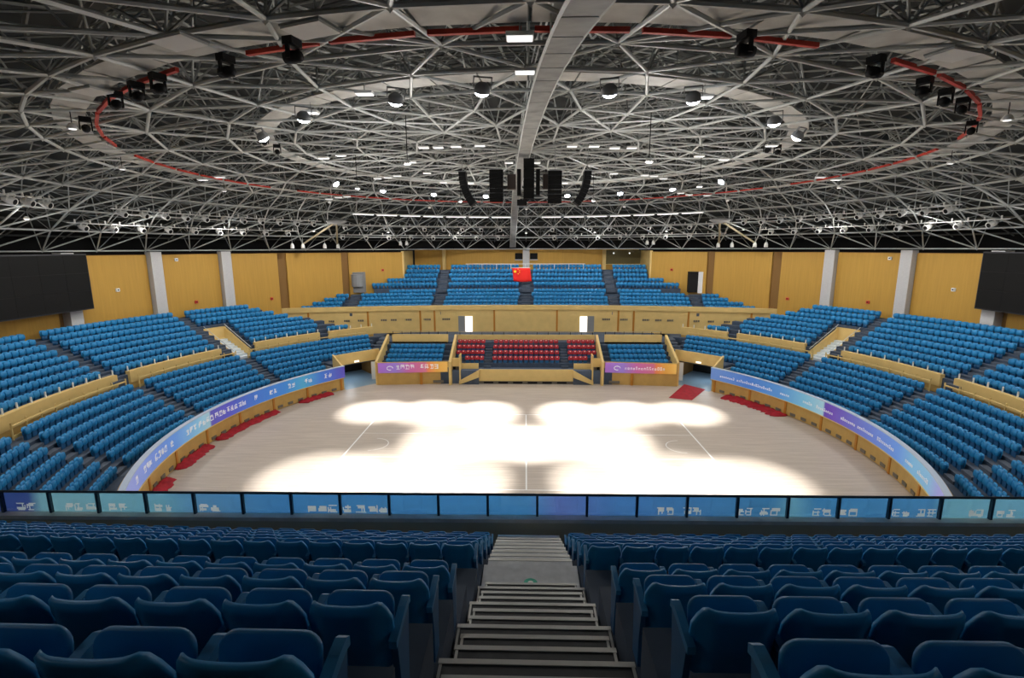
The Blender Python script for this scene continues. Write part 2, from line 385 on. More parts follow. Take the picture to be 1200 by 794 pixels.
for x0, x1 in ((-13, -1.9), (1.9, 12.2)): MB().box(x0, x1, 43.4, 43.6, 12.0, 15.3).build('panel', M_ochre, bw)
MB().box(-13.4, -12.9, 42.8, 43.6, 12.0, 15.3).build('corner_trim', M_cream, bw); MB().box(12.2, 12.7, 42.8, 43.6, 12.0, 15.3).build('corner_trim', M_cream, bw)
for s, side in SIDES:
    MB().box(-s*18.5-.2, -s*18.5+.2, 37.4, 43.7, 8, 15.15).build('wall_return_'+side, M_cream, label=f'cream return wall at the {side} end of the upper gallery', cat='wall', kind='structure')
win = thing('window_1', 'olive tinted window recess right of the upper gallery', 'window', (15.6, 43.5, 14.1), 0, kind='structure')
MB().box(-2.8, 2.8, -.05, .05, -1.1, 1.1).build('pane', mat('olive_glass', (.14, .115, .045), .25), win)
for x in (-1.6, .9): MB().tube([(x, -.12, .6), (x, -.06, .6)], .12, 8).build('lamp', M_dim, win)
MB().box(-2.9, 2.9, -.1, .05, -1.2, -1.1).build('window_sill', M_cream, win)
for k, (x0, x1) in enumerate(((-1.75, -.55), (.65, 1.85))):
    wn = thing(f'window_{k+2}', f'small black control room window {("left", "right")[k]} of the grey centre pillar', 'window', (0, 43.45, 0), 0, kind='structure')
    MB().box(x0, x1, -.1, .1, 13.75, 14.75).build('pane', M_black, wn); MB().box(x0-.05, x1+.05, -.16, .1, 13.62, 13.74).build('window_sill', M_pill, wn)
MB().box(-.5, .55, 42.7, 43.6, 12.2, 15.6).build('pillar', M_pill, label='pale grey pillar at the centre of the back wall', cat='pillar', kind='structure')
# gallery doors
for sx, nm, X in ((-1, 'left', -24.2), (1, 'right', 24.0)):
    Y = math.sqrt(41.7**2-X*X)-.15
    d = thing('door_'+('3' if sx < 0 else '4'), ('grey rounded doorway' if sx < 0 else 'open white door and dark doorway')+f' in the {nm} gallery wall', 'door', (X, Y, 9.3), rad(-sx*34) if False else 0, kind='structure')
    MB().box(-.95, .95, -.3, .5, 0, 2.9).build('opening', M_grey if sx < 0 else M_dark, d)
    if sx > 0: MB().box(.3, 1.6, -.45, -.3, -.1, 2.9).build('leaf', M_door, d)
    else: MB().tube([(0, -.35, .9), (0, -.35, 2.6)], .8, 14).build('drum', M_grey, d)
    for q in range(3): MB().box(-.95, .95, -.75-.45*q, -.3-.45*q, -.9, -.25-.3*q).build('step', M_stair, d)
# gallery centre stairs
for X, nm in ((-24.2, 'at the left door'), (-12.4, 'left of centre'), (0, 'at the centre'), (12.4, 'right of centre'), (23.4, 'at the right door')):
    st = thing('gallery_stair', f'grey stair in the far gallery {nm}', 'stairs', kind='structure')
    for k, (y0, z) in enumerate(GAL[:5] if abs(X) > 20 else GAL):
        MB().box(X-.62, X+.62, yf(X)+y0-.95, yf(X)+y0-.48, z-.6, z-.2).build('step', M_stair, st)
        MB().box(X-.62, X+.62, yf(X)+y0-.48, yf(X)+y0-.02, z, z+.012).build('tread', M_stair, st)
hr = thing('gallery_handrail', 'long white handrail across the top gallery rows', 'railing')
MB().tube([(-9.3, yf(0)+8.6, 13.15), (9.0, yf(0)+8.6, 13.15)], .05).build('rail', M_white, hr)
for x in np.linspace(-9, 8.8, 9): MB().tube([(x, yf(0)+8.6, 12.2), (x, yf(0)+8.6, 13.15)], .03).build('post', M_white, hr)
# flag
fl = thing('flag', 'red flag with five yellow stars hanging over the gallery seats', 'flag', (-.75, 36.6, 11.7))
m = MB(); nx, nz_ = 14, 8; FW, FH = 2.65, 1.95
for j in range(nz_+1):
    for i in range(nx+1):
        u, v = i/nx, j/nz_; m.v.append(((u-.5)*FW+.25*(1-v), .06*math.sin(u*9)*(1-v)-.25*v*0, (v-.5)*FH-.12*math.sin(u*pi)*(1-v)))
for j in range(nz_):
    for i in range(nx): m.f.append((j*(nx+1)+i, j*(nx+1)+i+1, (j+1)*(nx+1)+i+1, (j+1)*(nx+1)+i))
fo = m.build('cloth', mat('flag_red', (.75, .015, .01), .6, emit=(.75, .02, .01), es=.05), fl, smooth=True)
sm = fo.modifiers.new('thick', 'SOLIDIFY'); sm.thickness = .012
MY = mat('flag_yellow', (.95, .75, .03), .5)
def star(cx, cz, r, rot=0):
    v = [(cx+(r if k % 2 == 0 else r*.382)*math.sin(k*pi/5+rot), -.085, cz+(r if k % 2 == 0 else r*.382)*math.cos(k*pi/5+rot)) for k in range(10)]
    MB().add(v+[(cx, -.085, cz)], [(k, (k+1) % 10, 10) for k in range(10)]).build('star', MY, fl)
star(-.86, .45, .3)
for dx, dz in ((.0, .78), (.2, .56), (.2, .3), (.0, .1)): star(-.42+dx, dz, .1, .4)
MB().tube([(-1.4, 0, .98), (1.4, 0, .98)], .03).build('pole', M_white, fl)
# ---- side boxes with blue seats
for s, side in SIDES:
    sb = thing('box_terrace', f'cream fronted seating box {side} of the red seats', 'seating box', kind='structure')
    p0, p1 = (-s*17.2, 17.6), (-s*8.9, 18.4)
    def quad(x0, x1, y0, y1, z0, z1): return MB().box(min(-s*x0, -s*x1), max(-s*x0, -s*x1), y0, y1, z0, z1)
    v = []
    for (x, y) in (p0, p1): v += [(x, y, 0), (x, y+.25, 0), (x, y+.25, 2.65), (x, y, 2.65)]
    MB().add(v, [(0, 1, 2, 3), (7, 6, 5, 4), (0, 4, 5, 1), (1, 5, 6, 2), (2, 6, 7, 3), (3, 7, 4, 0)]).build('front_panel', M_ochre2, sb)
    quad(12.0, 12.3, 17.9, 18.15, 0, 1.42).build('mullion', M_orange, sb)
    quad(9.6, 10.8, 18.1, 18.3, .15, .45).build('vent', M_vent, sb)
    for k in range(4):
        quad(9.0, 17.2, 18.75+.85*k if k else 18.3, 19.6+.85*k, 0, 1.95+.42*k).build('terrace_step', M_con, sb)
    quad(9.0, 17.2, 22.1, 23.4, 0, 3.9).build('terrace_step', M_con, sb)
    quad(9.7, 16.7, 23.0, 23.25, 3.2, 5.02).build('back_parapet', M_cream, sb)
    for x in np.linspace(9.8, 16.6, 7): quad(x-.03, x+.03, 23.1, 23.16, 5.0, 5.4).build('post', M_dark, sb)
    quad(9.7, 16.7, 23.1, 23.16, 5.36, 5.42).build('top_rail', M_tan, sb)
    for xx in (8.75, 17.25):
        vs = []
        for y, zt in ((17.7, 2.75), (23.2, 5.0)): vs += [(-s*xx-.14, y, 0), (-s*xx+.14, y, 0), (-s*xx+.14, y, zt), (-s*xx-.14, y, zt)]
        MB().add(vs, [(0, 1, 2, 3), (7, 6, 5, 4), (0, 4, 5, 1), (1, 5, 6, 2), (2, 6, 7, 3), (3, 7, 4, 0)]).build('cheek_wall', M_cream, sb)
    # tunnel portal between bowl and box
    tn = thing('tunnel_entrance', f'entrance tunnel at the {side} far corner with cream header', 'entrance', kind='structure')
    MB().sector(27.4, 27.6, 2.35, 3.62, s*40.4, s*52.2).build('header', M_cream, tn)
    v = []
    for R, zt in ((25.85, 2.72), (27.6, 3.75)):
        for da, zz in ((0, 0), (.4, 0), (.4, zt), (0, zt)): v.append(pol(R, s*(52.2+da), zz))
    MB().add(v, [(0, 1, 2, 3), (7, 6, 5, 4), (0, 4, 5, 1), (1, 5, 6, 2), (2, 6, 7, 3), (3, 7, 4, 0)]).build('side_wall', M_cream, tn)
    MB().sector(27.6, 33, 2.2, 2.5, s*38.5, s*52.2).build('tunnel_ceiling', M_con, tn)
    MB().sector(27.6, 33, 0, 2.2, s*52.2, s*52.6).build('inner_wall', M_grey, tn); MB().sector(27.3, 33, 0, 2.2, s*40.2, s*40.6).build('inner_wall', M_brown, tn)
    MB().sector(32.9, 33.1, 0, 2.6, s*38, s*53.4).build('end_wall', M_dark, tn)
    MB().sector(25.4, 33, -.02, .012, s*40.6, s*52.2).build('tunnel_floor', mat('tunnel_floor_paint', (.24, .36, .47), .4), tn)
    for a_, w_ in ((42.0, .42), (51.6, .22)):
        x, y, _ = pol(27.2, s*a_)
        dl = MB().box(-w_, w_, -.04, .04, .02, 2.2).build('door_leaf', M_door, tn); dl.matrix_world = Matrix.Translation((x, y, 0)) @ Matrix.Rotation(rad(s*20), 4, 'Z')
    x, y, _ = pol(29, s*47); add_light('tunnel_light', 'POINT', (x, y, 1.9), 110, None, (.85, .93, 1), .15)
    cs = thing('corner_stair', f'grey corner stair beside the {side} entrance tunnel', 'stairs', kind='structure')
    quad(17.42, 19.1, 25.4, 31.0, 3.0, 4.05).build('landing', M_stair, cs)
    for q in range(6): quad(17.45, 19.4-.1*q, 20.9+.75*q, 21.7+.75*q, 2.2, 2.75+.27*q).build('step', M_stair, cs)
    MB().sector(27.32, 27.4, 2.45, 2.62, s*46, s*47.2, 1).build('sign_light', M_dim, tn)
# ---- centre stage with red seats
st = thing('stage_terrace', 'cream fronted centre stand carrying the red seats', 'terrace', kind='structure')
MB().box(-5.45, 5.45, 18.2, 18.4, .38, 1.75).build('front_panel', M_cream, st)
MB().box(-5.45, 5.45, 18.3, 18.5, 0, .4).build('plinth', M_vent, st)
for k in range(6): MB().box(-4.9+k*1.7, -3.8+k*1.7, 18.24, 18.32, .08, .3).build('vent', M_dark, st)
MB().box(-8.7, 8.7, 18.5, 20.2, 0, 1.55).build('stage_floor', mat('stage_carpet', (.09, .125, .19), .8), st)
for k in range(4):
    MB().box(-8.7, 8.7, 20.1+.9*k, 21.0+.9*k+(.9 if k == 3 else 0), 0, 2.05+.5*k).build('terrace_step', M_con, st)
    for X in (-4.6, 4.6): MB().box(X-.42, X+.42, 19.7+.9*k, 20.1+.9*k, 0, 1.8+.5*k).build('step', M_stair, st)
MB().box(-8.7, 8.7, 24.4, 24.6, 3.4, 4.75).build('back_parapet', M_cream, st)
for x in np.linspace(-8.4, 8.4, 13): MB().box(x-.03, x+.03, 24.47, 24.53, 4.7, 5.1).build('post', M_dark, st)
MB().box(-8.6, 8.6, 24.47, 24.53, 5.06, 5.12).build('top_rail', M_tan, st)
for sx, side in ((-1, 'left'), (1, 'right')):
    v = []
    for X, z0, z1 in ((5.4, .9, 1.75), (7.75, 0, .42)):
        v += [(sx*X, 17.9, z0), (sx*X, 18.1, z0), (sx*X, 18.1, z1), (sx*X, 17.9, z1)]
    MB().add(v, [(0, 1, 2, 3), (7, 6, 5, 4), (0, 4, 5, 1), (1, 5, 6, 2), (2, 6, 7, 3), (3, 7, 4, 0)]).build('stair_stringer', M_cream, st)
    for q in range(8):
        X = 5.45+q*.28; MB().box(min(sx*X, sx*(X+.28)), max(sx*X, sx*(X+.28)), 18.1, 19.3, 0, 1.5-q*.19).build('step', M_stair, st)
    MB().box(min(sx*5.6, sx*7.6), max(sx*5.6, sx*7.6), 19.3, 19.5, 0, 2.2).build('side_panel', M_cream, st)
    pt = thing('side_portal', f'small cream portal with dark doorway {side} of the red seats', 'entrance', (sx*8.3, 18.6, 0), kind='structure')
    MB().box(-.6, .6, 0, .2, 2.0, 3.0).build('header', M_cream, pt); MB().box(-.6, .6, .5, .6, 0, 2.0).build('doorway', M_dark, pt)
    MB().box(.05 if sx < 0 else -.55, .55 if sx < 0 else -.05, .3, .36, 0, 1.9).build('door_leaf', M_vent, pt)
    MB().box(.55 if sx < 0 else -.7, .7 if sx < 0 else -.55, -.4, .9, 0, 3.4).build('jamb', M_cream, pt)
# ================================================================== SEATS
def shell(W, H0, H1, lean, wrap, th, nu, nv, corner, dip=0.0):
    """curved backrest: front and back skins with a rim"""
    m = MB(); hgt = H1-H0
    def P(u, v, side):
        cu = max(0, (abs(u)-(1-corner))/corner); zt = H1-dip*(1-u*u)-hgt*.30*(1-math.sqrt(max(0, 1-cu*cu)))
        z = H0+(zt-H0)*v
        y = -lean*v+wrap*u*u-(th if side else 0)-(.0 if side else 0)
        return (u*W/2, y, z)
    for side in (0, 1):
        for j in range(nv+1):
            for i in range(nu+1): m.v.append(P(-1+2*i/nu, j/nv, side))
    n1 = nu+1; off = n1*(nv+1)
    for j in range(nv):
        for i in range(nu):
            a = j*n1+i
            m.f.append((a+1, a, a+n1, a+n1+1)); m.f.append((off+a, off+a+1, off+a+n1+1, off+a+n1))
    for i in range(nu):
        m.f.append((i, i+1, off+i+1, off+i)); a = nv*n1+i; m.f.append((a+1, a, off+a, off+a+1))
    for j in range(nv):
        a = j*n1; m.f.append((a+n1, a, off+a, off+a+n1)); a = j*n1+nu; m.f.append((a, a+n1, off+a+n1, off+a))
    return m
def slab(W, H, th, corner, n, loc, tilt, sc0=.90):
    """rounded upright slab (folded seat pan) with a softened rim"""
    m = MB(); pts = []
    for cx, cz, a0 in ((1, 1, 0), (-1, 1, 90), (-1, -1, 180), (1, -1, 270)):
        for k in range(n+1):
            a = rad(a0+90*k/n); pts.append((cx*(W/2-corner)+corner*math.cos(a), cz*(H/2-corner)+corner*math.sin(a)))
    K = len(pts); R = Matrix.Rotation(tilt, 4, 'X'); L = Vector(loc)
    for y, sc in ((-th/2, sc0), (-th*.3, 1), (th*.3, 1), (th/2, sc0)):
        for x, z in pts: m.v.append(tuple(R @ Vector((x*sc, y, z*sc))+L))
    for l in range(3):
        for k in range(K): m.f.append((l*K+k, l*K+(k+1) % K, (l+1)*K+(k+1) % K, (l+1)*K+k))
    m.f.append(tuple(range(K))[::-1]); m.f.append(tuple(3*K+k for k in range(K)))
    return m
def arm(x, hi=True):
    m = MB(); w = .024
    prof = [(-.06, .585), (.02, .60), (.17, .635), (.25, .645), (.285, .625), (.285, .58), (.25, .59), (.17, .58), (.02, .55), (-.06, .535)]
    n = len(prof)
    m.add([(x-w, y, z) for y, z in prof]+[(x+w, y, z) for y, z in prof], [tuple(range(n)), tuple(range(2*n-1, n-1, -1))]+[(k, n+k, n+(k+1) % n, (k+1) % n) for k in range(n)])
    return m
def support(x):
    m = MB(); w = .02; prof = [(.02, 0), (.20, 0), (.22, .30), (.26, .595), (.12, .575), (-.03, .54), (.01, .30)]
    n = len(prof)
    m.add([(x-w, y, z) for y, z in prof]+[(x+w, y, z) for y, z in prof], [tuple(range(n)), tuple(range(2*n-1, n-1, -1))]+[(k, n+k, n+(k+1) % n, (k+1) % n) for k in range(n)])
    return m
# near seats: full detail, shared meshes
PN = .52
def near_back():
    W, H0, H1, th, nu, nv = .498, .34, .825, .026, 22, 6; m = MB()
    def P(u, v, side):
        a = abs(u); dz = .012*(a/.74)**2 if a < .74 else .012-.14*((a-.74)/.26)**1.7
        y = .015*u*u+.075*(max(0, a-.5)/.5)**1.8-.075*v
        z = H0+(H1+dz-H0)*v
        return (u*W/2*(1-.0*v), y-(th if side else 0), z-(.012 if side and v > .99 else 0))
    for side in (0, 1):
        for j in range(nv+1):
            for i in range(nu+1): m.v.append(P(-1+2*i/nu, j/nv, side))
    n1 = nu+1; off = n1*(nv+1)
    for j in range(nv):
        for i in range(nu):
            a = j*n1+i; m.f.append((a+1, a, a+n1, a+n1+1)); m.f.append((off+a, off+a+1, off+a+n1+1, off+a+n1))
    for i in range(nu): m.f.append((i, i+1, off+i+1, off+i)); a = nv*n1+i; m.f.append((a+1, a, off+a, off+a+1))
    for j in range(nv): a = j*n1; m.f.append((a+n1, a, off+a, off+a+n1)); a = j*n1+nu; m.f.append((a, a+n1, off+a+n1, off+a))
    return m
NS = {'backrest': near_back().mesh('backrest', M_seat, True),
      'seat_pan': slab(.42, .37, .036, .075, 5, (0, .165, .54), -.14, .965).mesh('seat_pan', M_seatd, True),
      'armrest': arm(PN/2).mesh('armrest', M_arm), 'armrest0': arm(-PN/2).mesh('armrest', M_arm),
      'support': support(PN/2).mesh('seat_support', M_leg), 'support0': support(-PN/2).mesh('seat_support', M_leg)}
def place(kind, meshes, M, label, group, parts, cat='seat'):
    e = bpy.data.objects.new(kind, None); COL.objects.link(e); e.matrix_world = M
    e['label'] = label; e['category'] = cat; e['group'] = group
    for nm in parts:
        o = bpy.data.objects.new(nm.rstrip('0'), meshes[nm]); COL.objects.link(o); o.parent = e
    return e
NROW = [(-36.34+1.02*k, 14.18-.59*k-.82) for k in range(4)]+[(-30.95+.9*k, 11.16-.512*k-.82) for k in range(5)]
RC = 350.0
ZAISLE = 10.9
for r, (Y, z) in enumerate(NROW):
    for s, side in SIDES:
        for i in range(26):
            X = -s*(.86+PN/2+PN*i); yy = Y+X*X/(2*RC)
            px, py, dep = proj(X, yy, z+.6)
            if dep < .3 or px < -110 or px > 1310 or proj(X, yy, z+.83)[1] > 830: continue
            rz = X/RC; M = Matrix.Translation((X, yy, z)) @ Matrix.Rotation(rz, 4, 'Z')
            parts = ['backrest', 'seat_pan', 'armrest', 'seat_support'.replace('seat_', '')]
            if i == 0:
                if s < 0: parts += ['armrest0', 'support0']
            if s > 0 and False: pass
            place('folding_seat', NS, M, f'blue folding seat, {nth(i+1)} from the stairs in {nth(r+1)} row from camera, {side} block', f'blue folding seats of the near stand', parts)
# bowl, gallery, box seats: lighter mesh
PB = .55
def lite(red=False):
    d = {'backrest': shell(.532, .34, .82, .05, .03, .04, 6, 2, .42).mesh('backrest', M_red if red else M_seat, True),
         'seat_pan': slab(.52, .44, .15, .12, 2, (0, .13, .58), .08).mesh('seat_pan', M_redp if red else M_seatd, True),
         'armrest': MB().box(PB/2-.02, PB/2+.02, -.03, .2, .46, .52).mesh('armrest', M_red if red else M_arm),
         'seat_support': MB().box(-.20, .20, -.03, .16, 0, .40).mesh('seat_support', M_leg)}
    return d
BS = lite(); RS = lite(True)
RS['head_cap'] = slab(.16, .10, .05, .04, 2, (0, .20, .74), .1).mesh('head_cap', M_cap)
cand = []       # (M, label, depth)
def M2(x, y, z, rz): return Matrix.Translation((x, y, z)) @ Matrix.Rotation(rz, 4, 'Z')
def bowl_block(s, side, R, z, a0, a1, row, tier, blk):
    n = int((a1-a0)*pi/180*R/PB); st_ = (a1-a0)/n
    for k in range(n):
        a = a0+st_*(k+.5); x, y, _ = pol(R, s*a)
        cand.append((x, y, z, rad(s*a)+pi, f'blue seat, {nth(k+1)} from the far end of {nth(row+1)} row, {side} {tier} tier, {blk}'))
for s, side in SIDES:
    for i in range(7):
        R, z = RL0+DR*i, ZL0+DL*i; h = 38/R
        bowl_block(s, side, R, z, 107.2+h, 126, i, 'lower', 'nearest block')
        bowl_block(s, side, R, z, 86.5+h, 107.2-h, i, 'lower', 'second block')
        bowl_block(s, side, R, z, 66.0+h, 86.5-h, i, 'lower', 'third block')
        bowl_block(s, side, R, z, (53.4 if i < 3 else 39.9-.4*(i-3)), 66.0-h, i, 'lower', 'farthest block')
    for j in range(8):
        R, z = RU0+DR*j, ZU0+DU*j; h = 38/R
        bowl_block(s, side, R, z, 108.5+h, 126, j, 'upper', 'nearest block')
        bowl_block(s, side, R, z, 88+h, 108.5-h, j, 'upper', 'second block')
        bowl_block(s, side, R, z, 68.4+h, 88-h, j, 'upper', 'third block')
        bowl_block(s, side, R, z, cutU(j)+(1 if j == 0 else 0), (62.6 if j < 5 else 68.4-h), j, 'upper', 'farthest block')
    bowl_block(s, side, RU0, ZU0, 42, 46.6, 0, 'upper', 'corner block')
    for k in range(4):
        n = 12
        for q in range(n):
            X = -s*(9.9+(q+.5)*.555); cand.append((X, 19.35+.85*k, 1.95+.42*k, pi, f'blue seat, {nth(q+1)} from the red seats, {nth(k+1)} row of the {side} far box'))
for k, (y0, z) in enumerate(GAL):
    X1 = xmax(y0+.2)-.3; stairs = (-24.2, -12.4, 0, 12.4, 23.4)
    X = -X1; q = 0
    while X < X1:
        if min(abs(X-t) for t in stairs) > .92 and not (k == 4 and 19.5 < abs(X) < 25.5):
            q += 1; cand.append((X, yf(X)+y0, z, pi, f'blue seat, {nth(min(q, 99))} from the left in {nth(k+1)} gallery row'))
        X += PB
def rank(c):
    px, py, dep = proj(c[0], c[1], c[2]+.7)
    return dep if (-5 < px < 1205 and 0 < py < 574) else 1e6+dep
cand.sort(key=rank)
for c in cand[:300]:
    place('stand_seat', BS, M2(*c[:4]), c[4], 'blue seats of the side stands', ['backrest', 'seat_pan', 'seat_support'])
# the rest of the blue seats as one object
base_v = []; base_f = []; base_m = []
for k, nm in enumerate(('backrest', 'seat_pan', 'seat_support')):
    me = BS[nm]; o = len(base_v); base_v += [tuple(v.co) for v in me.vertices]
    for p in me.polygons: base_f.append([o+i for i in p.vertices]); base_m.append(k)
bv = np.array(base_v, np.float32); rest = cand[300:]; nr = len(rest)
allv = np.empty((nr, len(bv), 3), np.float32)
for i, c in enumerate(rest):
    ca, sa = math.cos(c[3]), math.sin(c[3])
    allv[i, :, 0] = bv[:, 0]*ca-bv[:, 1]*sa+c[0]; allv[i, :, 1] = bv[:, 0]*sa+bv[:, 1]*ca+c[1]; allv[i, :, 2] = bv[:, 2]+c[2]
sizes = np.array([len(f) for f in base_f], np.int32); flat = np.concatenate([np.array(f, np.int32) for f in base_f])
loops = (flat[None, :]+(np.arange(nr, dtype=np.int32)*len(bv))[:, None]).ravel()
tot = np.tile(sizes, nr); starts = np.concatenate([[0], np.cumsum(tot)[:-1]]).astype(np.int32)
me = bpy.data.meshes.new('stand_seating'); me.vertices.add(nr*len(bv)); me.vertices.foreach_set('co', allv.ravel())
me.loops.add(len(loops)); me.loops.foreach_set('vertex_index', loops); me.polygons.add(len(tot)); me.polygons.foreach_set('loop_start', starts)
for m in (M_seat, M_seatd, M_leg): me.materials.append(m)
me.polygons.foreach_set('material_index', np.tile(np.array(base_m, np.int32), nr)); me.polygons.foreach_set('use_smooth', np.ones(len(tot), bool))
me.update(calc_edges=True)
obj('stand_seating', me, label='remaining blue seats filling the far and upper stands', cat='seats', kind='stuff', group='blue seats of the side stands')
# red seats
for k in range(4):
    Y, z = 20.5+.9*k, 2.05+.5*k
    for blk, x0, n in (('left', -8.45, 6), ('centre', -4.03, 13), ('right', 5.05, 6)):
        p = .62 if blk == 'centre' else .57
        for q in range(n):
            X = x0+(q+.5)*p
            if k < 1 and abs(X) > 7.3: continue
            place('padded_chair', RS, M2(X, Y, z, pi), f'dark red seat, {nth(q+1)} from left in {nth(k+1)} row of the {blk} red block', 'red seats of the centre stand', ['backrest', 'seat_pan', 'armrest', 'seat_support', 'head_cap'])
# ================================================================== NEAR STAND
nst = thing('near_terrace', 'dark stepped terrace under the nearest blue seats', 'terrace', kind='structure')
treads = [(-42, -38.7, 14.54+.0)]+[(-38.7, -37.62, 14.54), (-37.62, -36.6, 13.95)]+[(Y-.26, Y+.76, z) for Y, z in NROW[:4]]+[(-32.52, -31.22, ZAISLE)]+[(Y-.27, Y+.63, z) for Y, z in NROW[4:]]+[(-26.72, -26.1, 8.05)]
for y0, y1, z in treads:
    for sx in (-1, 1):
        xs = np.linspace(sx*.80, sx*20, 12)
        strip(xs if sx > 0 else xs[::-1], lambda x: y0+x*x/(2*RC), lambda x: y1+x*x/(2*RC)+.02, z-1.3, z).build('terrace_step', M_con, nst)
ns = thing('near_stair', 'central aisle stair with metal edged dark treads leading down from the camera', 'stairs', kind='structure')
zt, yt = 13.95, -37.6
nA = 20; yend = -31.05; zend = NROW[4][1]
for k in range(nA):
    y0 = -37.9+(yend+37.9)*k/nA; y1 = -37.9+(yend+37.9)*(k+1)/nA; z = 14.0-(14.0-zend)*k/nA
    wd = .78 if k % 3 == 0 else .70
    sp = MB().box(-wd, wd, y0, y1+.04, z-1.2, z).build('step', M_tread, ns)
    MB().box(-wd, wd, y1, y1+.05, z-.035, z+.008).build('nosing', M_nose, sp)
    for sx in (-1, 1): MB().box(sx*(wd-.02)-.012, sx*(wd-.02)+.012, y0+.06, y1, z, z+.006).build('edge_strip', M_nose, sp)
ld = MB().box(-.78, .78, yend, yend+.75, zend-1.2, zend).build('landing', M_tread2, ns)
mk = MB(); mk.tube([(0, yend+.3, zend), (0, yend+.3, zend+.006)], .11, 20); mk.build('floor_sticker', mat('green_sticker', (.03, .45, .3), .5), ld)
MB().tube([(0, yend+.3, zend+.006), (0, yend+.3, zend+.009)], .045, 12).build('sticker_symbol', M_white, ld)
nB = 8
for k in range(nB):
    y0 = yend+.75+.42*k; z = zend-.195*(k+1)
    sp = MB().box(-.74, .74, y0, y0+.46, z-1, z).build('step', M_tread2, ns); MB().box(-.74, .74, y0+.40, y0+.47, z-.03, z+.006).build('nosing', M_nose, sp)
# parapet + glass rail + banner
YR = -26.25
par = thing('near_parapet', 'olive grey parapet with stone sill at the front of the near stand', 'parapet', kind='structure')
TILT = Matrix.Translation((0, YR, 0)) @ Matrix.Rotation(rad(.45), 4, 'Z')
par.matrix_world = TILT
MB().box(-22, 22, -.1, .12, 6.5, 8.80).build('wall', M_sillf, par); MB().box(-22, 22, -.14, .22, 8.80, 8.90).build('sill', M_sill, par)
rail = thing('glass_railing', 'low glass balustrade with dark posts along the near stand edge', 'railing'); rail.matrix_world = TILT
MB().tube([(-22, .05, 9.47), (22, .05, 9.47)], .035, 8).build('top_rail', mat('navy_rail', (.015, .035, .06), .35), rail)
pm = MB().box(-.03, .03, .0, .08, 8.84, 9.46).mesh('post', MATS['navy_rail']); SPN = 1.255; x0 = -12.35+.02
gm = MB().box(.035, SPN-.035, .035, .045, 8.92, 9.43).mesh('pane', M_glass)
for k in range(-6, 28):
    X = x0+k*SPN; obj('post', pm, rail, M=Matrix.Translation((X, 0, 0))); obj('pane', gm, rail, M=Matrix.Translation((X, 0, 0)))
NB = srgb
M_ban = ramp_mat('near_banner_print', [(0, NB(70, 90, 165)), (.160, NB(70, 90, 165)), (.168, NB(150, 205, 225)), (.25, NB(135, 200, 230)), (.275, NB(110, 170, 225)), (.33, NB(85, 155, 225)), (.50, NB(85, 160, 230)), (.52, NB(115, 140, 225)), (.56, NB(90, 150, 228)), (.66, NB(85, 155, 215)), (.675, NB(130, 195, 230)), (.69, NB(85, 160, 225)), (.765, NB(95, 165, 228)), (.775, NB(140, 205, 235)), (1, NB(115, 180, 235))], es=.0)
nt = M_ban.node_tree; bs = nt.nodes['Principled BSDF']; tl = nt.nodes.new('ShaderNodeBsdfTranslucent'); mxs = nt.nodes.new('ShaderNodeMixShader'); mxs.inputs[0].default_value = .85
nt.links.new(bs.inputs['Base Color'].links[0].from_socket, tl.inputs[0]); nt.links.new(bs.outputs[0], mxs.inputs[1]); nt.links.new(tl.outputs[0], mxs.inputs[2]); nt.links.new(mxs.outputs[0], nt.nodes['Material Output'].inputs[0])
def glyph(seed, lat=False):
    """strokes of one illegible character in a unit square: list of x0,x1,z0,z1"""
    r = random.Random(seed); out = []
    if lat:
        h = r.choice((.55, .55, .6, .9)); out = [(.1, .28, 0, h), (.1, .8, h-.16, h), (.62, .8, 0, h*r.choice((.5, 1)))]
        if r.random() < .5: out.append((.1, .8, 0, .15))
        return out
    for z in r.sample((.02, .25, .48, .70, .88), 3): a = r.uniform(0, .25); out.append((a, r.uniform(.75, 1), z, z+.11))
    for x in r.sample((.05, .28, .45, .62, .82), 2): a = r.uniform(0, .3); out.append((x, x+.12, a, r.uniform(.7, 1)))
    return out
CELL = .03; NXB, NZB = int(28/CELL), 18
ink = np.zeros((NXB, NZB), bool)
for p0, p1, n, sd in ((0, 25, 2, 1), (60, 82, 2, 5), (85, 100, 1, 8), (112, 136, 2, 11), (168, 192, 2, 14), (222, 250, 2, 17), (353, 390, 3, 20), (395, 425, 2, 24), (426, 452, 2, 27), (768, 788, 2, 30), (798, 820, 2, 33), (860, 880, 2, 36), (888, 912, 2, 39), (948, 972, 2, 42), (978, 1002, 2, 45), (1040, 1062, 2, 48), (1068, 1092, 2, 51), (1128, 1146, 2, 54), (1160, 1182, 2, 57)):
    X0, X1 = (p0-616)/585*12.6, (p1-616)/585*12.6; wch = (X1-X0)/n
    for k in range(n):
        for a, b_, c, e in glyph(sd+k):
            i0 = int((X0+wch*(k+a*.9)+14)/CELL); i1 = max(i0+1, int((X0+wch*(k+b_*.9)+14)/CELL)); j0 = 1+int(c*7); j1 = max(j0+1, 1+int(e*7+.5))
            ink[max(0, i0):i1, j0:j1] = True
m = MB(); t = []
for i in range(NXB+1):
    for j in range(NZB+1): m.v.append((-14+CELL*i, .085+.004*math.sin(i*.15), 8.90+.53*j/NZB)); t.append((-14+CELL*i+19)/38)
mi = []
for i in range(NXB):
    for j in range(NZB): q = i*(NZB+1)+j; m.f.append((q, q+NZB+1, q+NZB+2, q+1)); mi.append(1 if ink[i, j] else 0)
m.t = t
bn = m.build('near_banner', M_ban, label='blue printed banner seen through the near glass rail', cat='banner'); bn.matrix_world = TILT
